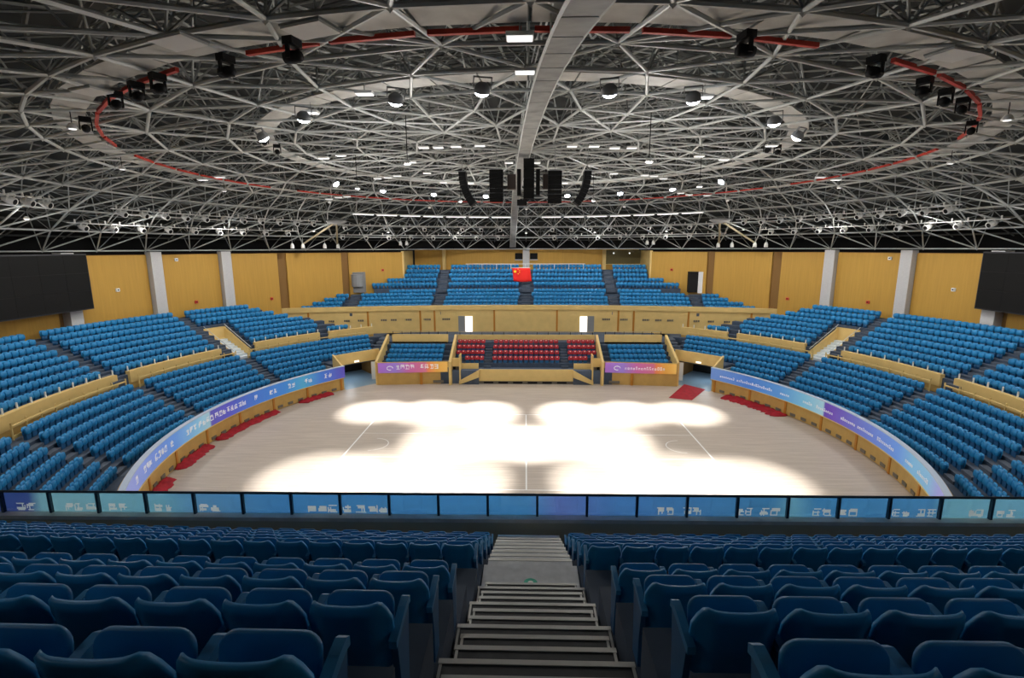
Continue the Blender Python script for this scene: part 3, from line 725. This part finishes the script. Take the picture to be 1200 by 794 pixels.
M_ink = mat('banner_white_print', (.85, .87, .9), .6); nt = M_ink.node_tree; bs = nt.nodes['Principled BSDF']; tl = nt.nodes.new('ShaderNodeBsdfTranslucent'); tl.inputs[0].default_value = (.85, .87, .9, 1)
mxs = nt.nodes.new('ShaderNodeMixShader'); mxs.inputs[0].default_value = .7; nt.links.new(bs.outputs[0], mxs.inputs[1]); nt.links.new(tl.outputs[0], mxs.inputs[2]); nt.links.new(mxs.outputs[0], nt.nodes['Material Output'].inputs[0])
bn.data.materials.append(M_ink); bn.data.polygons.foreach_set('material_index', mi)
# ================================================================== RIBBON BOARDS
Lst = [(0, NB(150, 165, 232)), (.12, NB(120, 150, 228)), (.25, NB(98, 150, 230)), (.36, NB(135, 195, 232)), (.415, NB(165, 205, 222)), (.42, NB(95, 90, 190)), (.50, NB(90, 90, 205)), (.60, NB(70, 120, 215)), (.74, NB(62, 135, 218)), (.82, NB(75, 165, 210)), (.90, NB(66, 120, 212)), (1, NB(92, 82, 190))]
Rst = [(0, NB(160, 165, 232)), (.06, NB(135, 190, 230)), (.15, NB(128, 190, 232)), (.22, NB(105, 155, 235)), (.38, NB(108, 125, 215)), (.50, NB(112, 80, 190)), (.535, NB(100, 70, 180)), (.54, NB(165, 208, 226)), (.62, NB(120, 190, 225)), (.72, NB(85, 150, 220)), (.85, NB(72, 125, 210)), (1, NB(110, 150, 218))]
A_NEAR, A_FAR, A_END = 117.0, 52.2, 126.0
for s, side in SIDES:
    mt = ramp_mat('ribbon_print_'+side, Lst if s > 0 else Rst, es=.22)
    m = MB(); t = []; n = 60
    for k in range(n+1):
        a = A_END+(A_FAR-A_END)*k/n; tt = max(0, (A_NEAR-a)/(A_NEAR-A_FAR))
        for R in (25.55, 25.8):
            for z in (1.42, 2.68): m.v.append(pol(R, s*a, z)); t.append(tt)
    for k in range(n):
        o = 4*k; m.f += [(o, o+1, o+5, o+4), (o+2, o+6, o+7, o+3), (o+1, o+3, o+7, o+5), (o, o+4, o+6, o+2)]
    m.f += [(0, 2, 3, 1), (4*n, 4*n+1, 4*n+3, 4*n+2)]
    m.t = t
    rb = m.build('ribbon_board', mt, label=f'curved blue and purple ribbon board along the {side} floor edge with white lettering', cat='banner')
    MB().sector(25.5, 25.84, 2.68, 2.74, s*A_FAR, s*A_END).build('top_edge', mat('pale_edge', (.5, .6, .75), .5), rb)
    MB().sector(25.5, 25.84, 1.36, 1.42, s*A_FAR, s*A_END).build('bottom_edge', M_cream, rb)
    lt = MB()
    if s > 0: groups = [(115.5, 1, 0), (112, 3, 0), (107.6, 4, 0), (102.2, 1, 2), (97.2, 3, 0), (93.4, 4, 0), (88.6, 4, 0), (84.2, 4, 0), (77.4, 1, 1), (73.2, 2, 0), (68.2, 2, 0), (63.5, 2, 0), (58.0, 2, 0)]
    else: groups = [(113, 8, 3), (107.5, 5, 3), (101.5, 10, 3), (95.5, 9, 3), (90.5, 8, 3), (84.5, 9, 3), (79, 5, 3), (73.0, 5, 3), (68.5, 11, 3), (63.5, 9, 3), (58.5, 8, 3)]
    for gi, (a, cnt, mode) in enumerate(groups):
        lat = mode == 3; hgt = .30 if lat else .46; wch = (.22 if lat else .50)/25.5*180/pi
        for k in range(cnt):
            ac = a-wch*(k if s > 0 else -k) if not lat else a-wch*k
            if s < 0: ac = a-wch*(cnt-1-k) if False else a-wch*k
            for g in glyph(gi*31+k*7+(500 if lat else 0), lat):
                a0 = ac-wch*.86*g[0]; a1 = ac-wch*.86*g[1]
                lt.sector(25.53, 25.552, 1.85+hgt*g[2], 1.85+hgt*g[3], s*a1, s*a0, 1)
    lt.build('lettering', M_text, rb, kind='stuff')
    # purple boards on the side boxes
    bst = [(0, NB(170, 110, 205)), (.25, NB(150, 120, 205)), (.45, NB(195, 100, 165)), (.68, NB(205, 110, 140)), (.72, NB(225, 130, 80)), (.85, NB(225, 165, 70)), (1, NB(235, 190, 100))]
    mt = ramp_mat('box_board_print_'+side, bst, es=.22)
    xA, xB = (-17.0, -9.1) if s > 0 else (9.1, 17.0)
    def yb(x): return 17.6+(17.2-abs(x))/8.3*.8
    m = MB(); t = []; n = 16
    for k in range(n+1):
        x = xA+(xB-xA)*k/n
        for dy in (-.14, -.01):
            for z in (1.45, 2.6): m.v.append((x, yb(x)+dy, z)); t.append(k/n)
    for k in range(n):
        o = 4*k; m.f += [(o, o+4, o+5, o+1), (o+2, o+3, o+7, o+6), (o+1, o+5, o+7, o+3), (o, o+2, o+6, o+4)]
    m.f += [(0, 1, 3, 2), (4*n, 4*n+2, 4*n+3, 4*n+1)]
    m.t = t
    bb = m.build('box_board', mt, label=f'purple to orange board with white lettering on the {side} far box', cat='banner')
    lt = MB(); 
    cnt, wc, x0_ = (9, .55, xA+2.0) if s > 0 else (15, .3, xA+2.2)
    for k in range(cnt):
        if s > 0 and k == 4: continue
        for g in glyph(900+k*3+s, s < 0):
            xx0 = x0_+wc*(k+g[0]*.85); xx1 = x0_+wc*(k+g[1]*.85); hh = .55 if s > 0 else .4
            lt.box(xx0, xx1, yb(xx0)-.165, yb(xx0)-.12, 1.85+hh*g[2], 1.85+hh*g[3])
    lt.build('lettering', M_text, bb, kind='stuff')
    em = MB(); 
    pts = [(xA+1.35+.35*math.cos(q*.42), yb(xA+1.3)-.16, 2.0+.22*math.sin(q*.42)) for q in range(13)]
    em.tube(pts, .05, 5).build('emblem', M_text, bb)
# ================================================================== RED CLOTHS
def red_cloth(a0, a1, seed, label, Rout=25.64, ws=1.0):
    r = random.Random(seed); m = MB(); n = max(10, int(abs(a1-a0)*2.2)); nw = 6
    wmod = [.55+.45*r.random() for _ in range(n+1)]
    for k in range(n+1):
        a = a0+(a1-a0)*k/n; e = min(1, min(k, n-k)/1.8+.25); wd = (.38+.55*wmod[k])*e*ws
        for j in range(nw+1):
            u = j/nw; R = Rout-wd*u
            z = .012+(.30*(1-u)**1.5*(.4+.6*r.random())+.10*r.random()*math.sin(pi*u))*e*(1 if j < nw else 0)
            m.v.append(pol(R, a, z))
    for k in range(n):
        for j in range(nw):
            q = k*(nw+1)+j; m.f.append((q, q+1, q+nw+2, q+nw+1))
    o = m.build('red_cloth', M_cloth, label=label, cat='cloth', smooth=True)
    sd = o.modifiers.new('thick', 'SOLIDIFY'); sd.thickness = .02
red_cloth(56, 65.5, 1, 'bunched red cloth at the left wall base nearest the tunnel')
red_cloth(71.5, 89, 2, 'long bunched red cloth along the left wall base, second from the tunnel')
red_cloth(91, 101.5, 3, 'crumpled red cloth with folded corner at the left wall base, third from tunnel')
red_cloth(104.3, 112, 4, 'crumpled red cloth at the left wall base nearest the glass rail')
red_cloth(-56.5, -73, 5, 'crumpled red cloth heaped along the right wall base', 25.64, 1.7)
m = MB(); c = [(15.0, 13.1), (17.2, 12.35), (20.0, 16.4), (18.3, 18.5)]
n = 8; rr = random.Random(3)
for j in range(n+1):
    for i in range(n+1):
        u, v = i/n, j/n
        x = (c[0][0]*(1-u)+c[1][0]*u)*(1-v)+(c[3][0]*(1-u)+c[2][0]*u)*v; y = (c[0][1]*(1-u)+c[1][1]*u)*(1-v)+(c[3][1]*(1-u)+c[2][1]*u)*v
        m.v.append((x, y, .015+.015*rr.random()))
for j in range(n):
    for i in range(n): q = j*(n+1)+i; m.f.append((q, q+1, q+n+2, q+n+1))
cp = m.build('red_carpet', M_cloth, label='flat red carpet running out of the right entrance tunnel', cat='carpet'); sd = cp.modifiers.new('thick', 'SOLIDIFY'); sd.thickness = .015; sd.offset = 0
# ================================================================== ROOF
RINGS = [(4, 14), (8, 14), (11.8, 28), (15.5, 28), (19, 28), (22.5, 28), (26.5, 56), (30.5, 56), (34.5, 56), (38.3, 56), (42, 56)]
def nodes(rings, off, dz):
    out = []
    for i, (r, n) in enumerate(rings): out.append([Vector(pol(r, 360*(j+(.5 if (i+off) % 2 else 0))/n, zlow(r)+dz)) for j in range(n)])
    return out
low = nodes(RINGS, 0, 0)
UP = [((RINGS[i][0]+RINGS[i+1][0])/2, RINGS[i+1][1]) for i in range(len(RINGS)-1)]
upn = nodes(UP, 0, 2.3)
def near(p, ring, k):
    return sorted(ring, key=lambda q: (q.x-p.x)**2+(q.y-p.y)**2)[:k]
chords = []; webs = []; uppers = []
for i, ringn in enumerate(low):
    n = len(ringn)
    for j in range(n): chords.append((ringn[j], ringn[(j+1) % n], .072 if i >= 3 else .06))
    if i:
        for p in ringn:
            for q in near(p, low[i-1], 2): chords.append((p, q, .062))
for p in low[0]: chords.append((p, Vector((0, 0, zlow(0))), .07))
for i, ringn in enumerate(upn):
    n = len(ringn)
    for j in range(n): uppers.append((ringn[j], ringn[(j+1) % n], .045))
    if i:
        for p in ringn:
            for q in near(p, upn[i-1], 2): uppers.append((p, q, .045))
    for p in ringn:
        for q in near(p, low[i+1], 2)+near(p, low[i], 2): webs.append((p, q, .036))
truss = thing('roof_truss', 'pale grey steel space frame dome spanning the hall', 'roof truss', kind='structure')
def vis(c):
    mid = (c[0]+c[1])/2; px, py, dep = proj(*mid)
    return dep/(c[0]-c[1]).length if (-40 < px < 1240 and -60 < py < 300) else 1e6+abs(dep)
chords.sort(key=vis)
cyl = MB().tube([(0, 0, 0), (0, 0, 1)], 1.0, 6).mesh('chord_bar', M_steel)
for a, b_, r in chords[:300]:
    d = b_-a; o = obj('chord_bar', cyl, truss, M=Matrix.Translation(a) @ d.to_track_quat('Z', 'Y').to_matrix().to_4x4() @ Matrix.Diagonal((r, r, d.length, 1)))
m = MB()
for a, b_, r in chords[300:]: m.tube([a, b_], r, 5)
m.build('chord_bars', M_steel, truss, kind='stuff')
m = MB()
for a, b_, r in uppers: m.tube([a, b_], r, 4)
m.build('upper_bars', M_steel2, truss, kind='stuff')
m = MB()
for a, b_, r in webs: m.tube([a, b_], r, 4)
m.build('web_bars', M_steel2, truss, kind='stuff')
m = MB()
for ringn in low:
    for p in ringn:
        o = len(m.v); R = .15
        for q in ((R, 0, 0), (-R, 0, 0), (0, R, 0), (0, -R, 0), (0, 0, R), (0, 0, -R)): m.v.append((p.x+q[0], p.y+q[1], p.z+q[2]))
        for f in ((0, 2, 4), (2, 1, 4), (1, 3, 4), (3, 0, 4), (2, 0, 5), (1, 2, 5), (3, 1, 5), (0, 3, 5)): m.f.append(tuple(o+k for k in f))
m.build('ball_nodes', M_steel, truss, kind='stuff')
# deck and purlins
m = MB(); rs = [0.01, 4, 8, 12, 16, 20, 24, 28, 32, 36, 40, 44, 48]; n = 72
for r in rs:
    for k in range(n): m.v.append(pol(r, 360*k/n, zlow(min(r, 45))+3.3))
for i in range(len(rs)-1):
    for k in range(n): a = i*n+k; b2 = i*n+(k+1) % n; m.f.append((a, b2, b2+n, a+n))
ceil = m.build('ceiling', M_deck, label='dark grey domed roof deck above the steel frame', cat='ceiling', kind='structure')
m = MB(); r = 2.0
while r < 46:
    pts = [pol(r, 360*k/72, zlow(min(r, 45))+2.95) for k in range(73)]; m.tube(pts, .085, 4, False); r += 1.5
m.build('ring_purlins', M_purl, ceil, kind='stuff')
m = MB()
for k in range(56):
    m.tube([pol(rr_, 360*k/56, zlow(min(rr_, 45))+2.75) for rr_ in (4, 10, 16, 22, 28, 34, 40, 46)], .07, 4)
m.build('rib_purlins', M_steel2, ceil, kind='stuff')
# catwalks
def ring_walk(name, r0, r1, z, label, rib):
    t_ = thing(name, label, 'catwalk')
    n = 56
    for k in range(n):
        MB().sector(r0, r1, z, z+.08, 360*k/n+.12, 360*(k+1)/n-.12, 1).build('deck_panel', M_walk, t_)
    for r_ in (r0, r1):
        for dz in (.55, 1.05): MB().tube([pol(r_, 360*k/56, z+dz) for k in range(57)], .025, 4, False).build('handrail', M_steel2, t_)
    pm_ = MB().tube([(0, 0, 0), (0, 0, 1.05)], .025, 4).mesh('rail_post', M_steel2)
    for k in range(56):
        for r_ in (r0, r1): obj('rail_post', pm_, t_, M=Matrix.Translation(pol(r_, 360*k/56, z)))
    hm = MB().tube([(0, 0, 0), (0, 0, 1.4)], .03, 4).mesh('hanger', M_steel2)
    return t_
ring_walk('ring_catwalk', 24.6, 25.65, 20.98, 'wide outer ring catwalk hung under the roof dome', 1)
ring_walk('ring_catwalk', 16.6, 17.6, 22.1, 'inner ring catwalk carrying the bright floodlights', 1)
cw = thing('straight_catwalk', 'long straight catwalk crossing the dome from camera side to far wall', 'catwalk')
ys = np.linspace(-33, 40.5, 38)
def cx(y): return 1.0-.045*(y+27.5)
for k in range(len(ys)-1):
    y0, y1 = ys[k], ys[k+1]; z0 = zlow(abs(y0))-.45; z1 = zlow(abs(y1))-.45
    v = [(cx(y0)-.38, y0+.03, z0), (cx(y0)+.38, y0+.03, z0), (cx(y1)+.38, y1-.03, z1), (cx(y1)-.38, y1-.03, z1)]
    MB().hexa(v+[(a, b_, c_+.08) for a, b_, c_ in v]).build('deck_panel', mat('straight_grating', (.30, .31, .30), .6, var=.2, scale=1.5), cw)
for sx in (-1, 1):
    for dz in (.0, .55, 1.05): MB().tube([(cx(y)+sx*.40, y, zlow(abs(y))-.42+dz) for y in ys], .03 if dz else .05, 4).build('handrail', M_steel, cw)
for y in ys[::2]:
    for sx in (-1, 1): MB().tube([(cx(y)+sx*.40, y, zlow(abs(y))-.42), (cx(y)+sx*.40, y, zlow(abs(y))+.65)], .025, 4).build('rail_post', M_steel, cw)
# red cable tray ring, in lengths
tr_ = thing('red_cable_tray', 'red cable tray ring running inside the outer ring catwalk', 'cable tray')
for k in range(56):
    if k % 7 == 3 and k > 8: continue
    MB().sector(24.18, 24.30, 20.90, 21.02, 360*k/56+.3, 360*(k+1)/56-.5, 1).build('tray_length', M_redp2, tr_)
# floodlights on the inner ring
TG = [(-8, 10, 52), (-3, 9.5, 40), (8, 10, 52), (3, 9.5, 40), (-10.5, -5, 46), (10.5, -5, 46), (-5.2, 2.2, 34), (5.2, 2.2, 34)]
FL = [(-1.63, -18.9), (-5.0, -17.8), (-9.6, -15.4), (2.9, -18.6), (6.2, -17.6), (11.0, -13.9), (13.8, -10.8), (-13.5, -11.6)]
AIM = [(-5.2, -6.3, 21), (-9.8, -6.3, 22), (-14.2, -6.5, 22), (5.8, -6.3, 21), (10.2, -6.3, 22), (14.8, -6.5, 22), (5.8, 1.6, 22), (-5.6, 1.6, 22)]
fb = MB().tube([(0, 0, 0), (0, 0, .12), (0, 0, .32)], [.14, .27, .30], 14).mesh('housing', M_grey, True)
ff = MB().tube([(0, 0, .30), (0, 0, .36), (0, 0, .43), (0, 0, .47)], [.28, .25, .17, .06], 16).mesh('lens', M_lit)
fy = MB().box(-.34, -.31, -.04, .04, -.16, .2).box(.31, .34, -.04, .04, -.16, .2).box(-.34, .34, -.04, .04, -.2, -.16).mesh('yoke', M_grey)
NMS = ['left of the straight catwalk', 'second left of the straight catwalk', 'third left of the straight catwalk', 'right of the straight catwalk', 'second right of the straight catwalk', 'third right of the straight catwalk', 'at the right bend of the ring', 'at the left bend of the ring']
for k, ((x, y), (tx, ty, sp)) in enumerate(zip(FL, AIM)):
    L = Vector((x, y, 21.35)); q = (Vector((tx, ty, 0))-L).to_track_quat('Z', 'Y').to_matrix().to_4x4()
    e = thing('floodlight', f'glaring white floodlight on the inner ring catwalk, {NMS[k]}', 'floodlight', group='lit floodlights'); e.matrix_world = Matrix.Translation(L) @ q
    obj('housing', fb, e); obj('lens', ff, e); obj('yoke', fy, e)
    P0 = L+(Vector((tx, ty, 0))-L).normalized()*.55
    add_light('floodlight_beam', 'SPOT', P0, FLOOD_W*((Vector((tx, ty, 0))-L).length/25)**2, (tx, ty, 0), (1, .98, .95), .22, sp*1.12, .75)
for k, (tx, ty, sp, az_, nm) in enumerate(((-4.0, 8.2, 18, 14, 'first left of centre'), (-9.4, 8.3, 20, 32, 'second left of centre'), (-14.6, 8.3, 20, 50, 'third left of centre'), (4.2, 8.2, 18, -14, 'first right of centre'), (9.8, 8.3, 20, -32, 'second right of centre'), (15.2, 8.3, 20, -50, 'third right of centre'), (-1.2, .8, 17, 68, 'fourth left of centre'), (1.4, .8, 17, -68, 'fourth right of centre'))):
    L = Vector(pol(18.0, az_, 21.3)); q = (Vector((tx, ty, 0))-L).to_track_quat('Z', 'Y').to_matrix().to_4x4()
    e = thing('floodlight', f'floodlight on the far half of the inner ring catwalk, {nm}', 'floodlight', group='lit floodlights'); e.matrix_world = Matrix.Translation(L) @ q
    obj('housing', fb, e); obj('lens', ff, e); obj('yoke', fy, e)
    P0 = L+(Vector((tx, ty, 0))-L).normalized()*.55
    add_light('floodlight_beam', 'SPOT', P0, FLOOD_W*((Vector((tx, ty, 0))-L).length/25)**2, (tx, ty, 0), (1, .98, .95), .22, sp*1.15, .75)
# panel lamps over the hall (unproject along the dome)
def dome_pt(px, py, off=-.35):
    u = (px-600)/FPX; v = (397-py)/FPX; c_, s_ = math.cos(PITCH), math.sin(PITCH); fy_ = c_+v*s_; fz = -s_+v*c_
    dx = u*math.cos(YAW)-fy_*math.sin(YAW); dy = u*math.sin(YAW)+fy_*math.cos(YAW); t = 2.0
    while t < 130:
        X, Y, Z = CAMX+dx*t, CAMY+dy*t, CAMZ+fz*t; r_ = math.hypot(X, Y)
        if r_ < 46 and Z > zlow(r_)+off: return (X, Y, Z)
        t += .02
    return None
PL = [(497, 173), (514, 173), (535, 172), (563, 171), (671, 172), (697, 172), (721, 174), (741, 174), (483, 190), (501, 203), (466, 206), (455, 208), (443, 209), (520, 214), (552, 215), (597, 191), (629, 191), (720, 204), (662, 215), (238, 210), (258, 207), (820, 184), (849, 188), (756, 206), (767, 207), (778, 210), (798, 227), (808, 229), (829, 230), (962, 209), (980, 212), (386, 233), (397, 231), (407, 230), (380, 185), (400, 182), (610, 45), (616, 85), (365, 132), (428, 110), (826, 115), (905, 172)]
PL.sort()
lh = MB().box(-.34, .34, -.2, .2, 0, .10).mesh('housing', M_white); lf = MB().box(-.31, .31, -.17, .17, -.02, 0).mesh('lamp_face', M_dim); lr = MB().tube([(0, 0, .1), (0, 0, .6)], .02, 4).mesh('hanger', M_steel2)
for k, p in enumerate(PL):
    P_ = dome_pt(*p)
    e = thing('panel_lamp', f'small white panel lamp under the dome, {nth(k+1)} from the left', 'lamp', P_, 0, 'panel lamps under the dome')
    obj('housing', lh, e); obj('lamp_face', lf, e); obj('hanger', lr, e)
BIG = [(210, 50, 'left of the straight catwalk, larger'), (365, 36, 'left of the straight catwalk, smaller'), (1118, 67, 'far right of the straight catwalk'), (108, 107, 'at the left bend')]
for px, py, nm in BIG:
    P_ = dome_pt(px, py, -.5); e = thing('access_panel', f'pale flat panel under the outer ring catwalk, {nm}', 'panel', P_, rad(-20 if px < 600 else 20))
    MB().box(-.5, .5, -.32, .32, 0, .05).build('sheet', M_white, e); MB().box(-.52, .52, -.34, .34, .05, .09).build('frame', M_steel2, e)
# hall lighting: small round high-bay luminaires under the catwalks and side trusses; both near circles are added, unseen fill
hb_h = MB().tube([(0, 0, 0), (0, 0, .12), (0, 0, .2)], [.2, .15, .08], 12).mesh('reflector', M_white, True); hb_b = MB().tube([(0, 0, -.03), (0, 0, .0)], .12, 10).mesh('bulb', M_dim)
for r_, z, azs in ((12.5, 19.9, range(30, 360, 60)), (25.1, 20.2, range(-135, 136, 27)), (34.5, 17.6, range(-112, 113, 16)), (39.0, 16.4, (136, 148, 212, 224)), (36.3, 17.0, (164, 172, 188, 196))):
    for j, a in enumerate(azs):
        p = pol(r_, a, z)
        e = thing('high_bay_lamp', f'small round high-bay lamp, {nth(j+1)} around the '+{12.5: 'innermost', 25.1: 'middle', 34.5: 'outermost', 39.0: 'near side', 36.3: 'near stand'}[r_]+' lamp circle', 'lamp', p, 0, 'high-bay lamps')
        obj('reflector', hb_h, e); obj('bulb', hb_b, e)
        MB().tube([(0, 0, .2), (0, 0, max(.34, zlow(r_)-z))], .02, 4).build('stem', M_dark, e)
        if r_ > 36: add_light('high_bay_light', 'SPOT', (p[0], p[1], p[2]-.08), LAMP_W*(.38 if r_ == 39.0 else .085), (p[0], p[1], 0), (.85, .95, 1), .2, 165, .3)  # fill lamps added out of view to brighten the near seats and parapet
        else: add_light('high_bay_light', 'SPOT', (p[0], p[1], p[2]-.08), LAMP_W*(1.4 if r_ == 25.1 else 2.1), (p[0], p[1], 0), (1, .97, .93), .2, 168, .3)
        if r_ in (12.5, 34.5): add_light('high_bay_light', 'POINT', (p[0], p[1], p[2]-.35), LAMP_W*(.8 if r_ == 12.5 else .3), None, (1, .97, .93), .3)
# moving heads and dark fixtures at the red ring
mh_b = MB().box(-.28, .28, -.2, .2, -.15, .1).mesh('base', M_dark); mh_y = MB().box(-.3, -.24, -.08, .08, -.6, -.15).box(.24, .3, -.08, .08, -.6, -.15).box(-.3, .3, -.08, .08, -.17, -.12).mesh('yoke', M_dark); mh_h = MB().tube([(0, -.3, -.5), (0, .05, -.5), (0, .32, -.5)], [.2, .22, .17], 10).mesh('head', M_dark, True)
MH = [(265, 67), (343, 48), (876, 42), (1028, 70), (100, 138), (135, 108), (160, 98), (185, 88), (1085, 95), (1110, 108), (1130, 118), (1140, 145), (900, 170), (310, 158), (325, 170), (912, 172)]
MH.sort()
for k, p in enumerate(MH):
    P_ = dome_pt(p[0], p[1], -.2); e = thing('moving_head_light', f'black moving head stage light under the catwalks, {nth(k+1)} from the left', 'stage light', P_, math.atan2(P_[1], P_[0]), 'moving head lights'); e.scale = (.72, .72, .72)
    obj('base', mh_b, e); obj('yoke', mh_y, e); obj('head', mh_h, e)
# round spotlights on bars near the walls
sp_b = MB().tube([(0, -.30, 0), (0, -.1, 0), (0, .22, 0)], [.10, .17, .19], 12).mesh('can', M_white, True); sp_l = MB().tube([(0, .2, 0), (0, .225, 0)], .13, 12).mesh('lens', M_dark); sp_y = MB().box(-.21, -.18, -.03, .03, 0, .3).box(.18, .21, -.03, .03, 0, .3).box(-.21, .21, -.03, .03, .28, .32).mesh('yoke', M_white)
def spot_bar(R, z, a0, a1, n, nm):
    bar = thing('lighting_bar', f'white lighting bar under the roof, {nm}', 'lighting bar')
    MB().tube([pol(R, a0+(a1-a0)*q/16, z+.33) for q in range(17)], .045, 6).build('pipe', M_white, bar)
    for q in range(n*2): MB().tube([pol(R, a0+(a1-a0)*(q+.5)/(2*n), z+.33), pol(R, a0+(a1-a0)*(q+.5)/(2*n), z+.62)], .06, 5).build('clamp', M_white, bar)
    for k in range(n):
        a = a0+(a1-a0)*(k+.5)/n; x, y, _ = pol(R, a)
        e = thing('spotlight', f'white round spotlight, {nth(k+1)} along {nm}', 'spotlight', group='spotlights on the bars')
        e.matrix_world = Matrix.Translation((x, y, z)) @ Matrix.Rotation(rad(a)+pi, 4, 'Z') @ Matrix.Rotation(rad(-22), 4, 'X') @ Matrix.Scale(1.35, 4)
        obj('can', sp_b, e); obj('lens', sp_l, e); obj('yoke', sp_y, e)
for s, side in SIDES:
    spot_bar(33, 18.4, s*86.5, s*47.5, 11, f'upper {side} bar')
    spot_bar(36, 17.3, s*88, s*50, 9, f'lower {side} bar')
    spot_bar(34, 18.1, s*44, s*4, 9, f'upper far {side} bar')
    spot_bar(37, 17.0, s*43, s*4, 8, f'lower far {side} bar')
    spot_bar(33, 18.6, s*102.5, s*95, 3, f'short {side} bar near the screen')
    # fluorescent strip line
    for k in range(7):
        a = s*(44-5.8*k); e = thing('strip_lamp', f'white strip lamp above far {side} spotlight bars, {nth(k+1)} from the side', 'lamp', group='strip lamps')
        MB().sector(28.9, 29.1, 19.42, 19.5, a-s*.3, a-s*5.2, 3).build('tube', M_dim, e); MB().sector(28.8, 29.2, 19.5, 19.6, a-s*.3, a-s*5.2, 3).build('tray', M_white, e)
    # cowl disc with tan ducts
    x, y, _ = pol(33, s*44.2)
    cd_ = thing('vent_cowl', f'pale round ventilation cowl with tan ducts at the {side} of the far roof', 'ventilation cowl', (x, y, 18.75))
    m = MB(); m.tube([(0, 0, -.32), (0, 0, -.22), (0, 0, 0), (0, 0, .2), (0, 0, .3)], [.3, .85, 1.25, .9, .3], 20); m.build('cowl', M_pill, cd_, smooth=True)
    dv = Vector(pol(39, s*47, 16.2))-Vector((x, y, 18.75)); dv2 = Vector(pol(39, s*40.5, 16.2))-Vector((x, y, 18.75))
    MB().tube([(0, 0, 0), dv], .12, 8).build('duct', M_tan, cd_); MB().tube([(0, 0, 0), dv2], .12, 8).build('duct', M_tan, cd_)
    for k, a in enumerate((49.2, 47.2, 43.0, 40.4, 27.5, 26.2)):
        x, y, _ = pol(39, s*a); e = thing('downlight_can', f'white hanging downlight can at the far {side} wall top, {nth(k+1)} from the side', 'spotlight', (x, y, 15.6 if k < 4 else 16.0), group='downlight cans')
        MB().tube([(0, 0, 0), (0, 0, .35), (0, 0, .6)], [.24, .22, .12], 10).build('can', M_white, e, smooth=True); MB().tube([(0, 0, -.012), (0, 0, .0)], .19, 10).build('lens', M_dim, e); MB().tube([(0, 0, .6), (0, 0, 1.3)], .03, 5).build('stem', M_steel, e)
# ------------------------------------------------------------------ loudspeaker cluster
def array(x, y, ztop, rz, n, label, curve=4.5):
    e = thing('line_array', label, 'loudspeaker', (x, y, ztop), rz, 'line array loudspeakers')
    M = Matrix.Identity(4); bm_ = MB().box(-.48, .48, -.28, .22, -.30, -.01).mesh('cabinet', M_dark); gm_ = MB().box(-.45, .45, .22, .24, -.28, -.03).mesh('grille', M_black)
    for k in range(n):
        o = obj('cabinet', bm_, e, M=M); obj('grille', gm_, o)
        M = M @ Matrix.Translation((0, 0, -.31)) @ Matrix.Rotation(rad(-curve), 4, 'X')
    MB().box(-.4, .4, -.3, .3, 0, .06).build('flying_frame', M_grey, e); MB().tube([(0, 0, .06), (0, 0, 1.6)], .025, 4).build('chain', M_steel2, e)
array(-4.7, 0, 21.0, rad(90), 8, 'curved black line array hanging at the left of the speaker cluster', 5.5)
array(4.4, 0, 21.0, rad(-90), 8, 'curved black line array hanging at the right of the speaker cluster', 5.5)
array(-2.15, -1.5, 20.95, pi, 7, 'straight black line array left of the cluster centre', 1.5)
array(1.95, -1.5, 20.85, pi, 7, 'straight black line array right of the cluster centre', 1.5)
sub = thing('subwoofer_stack', 'black subwoofer stack at the centre of the speaker cluster', 'loudspeaker', (.1, -.5, 19.0))
for k in range(4): MB().box(-.35, .42, -.45, .45, .05+k*.7, .7+k*.7).build('cabinet', M_black, sub)
for x in (-1.45, 1.1): MB().box(x-.05, x+.55, -.3, .4, .75, 1.75).build('side_cabinet', mat('brown_cabinet', (.05, .035, .03), .6), sub)
for x in (-.8, .55): MB().box(x, x+.28, -.3, .4, .3, 2.1).build('slim_cabinet', M_black, sub)
MB().box(-.8, -.1, -.3, .2, -.4, 0).build('amplifier_box', M_dark, sub)
MB().tube([(0, 0, 2.8), (0, 0, 3.6)], .05, 5).build('chain', M_steel2, sub)
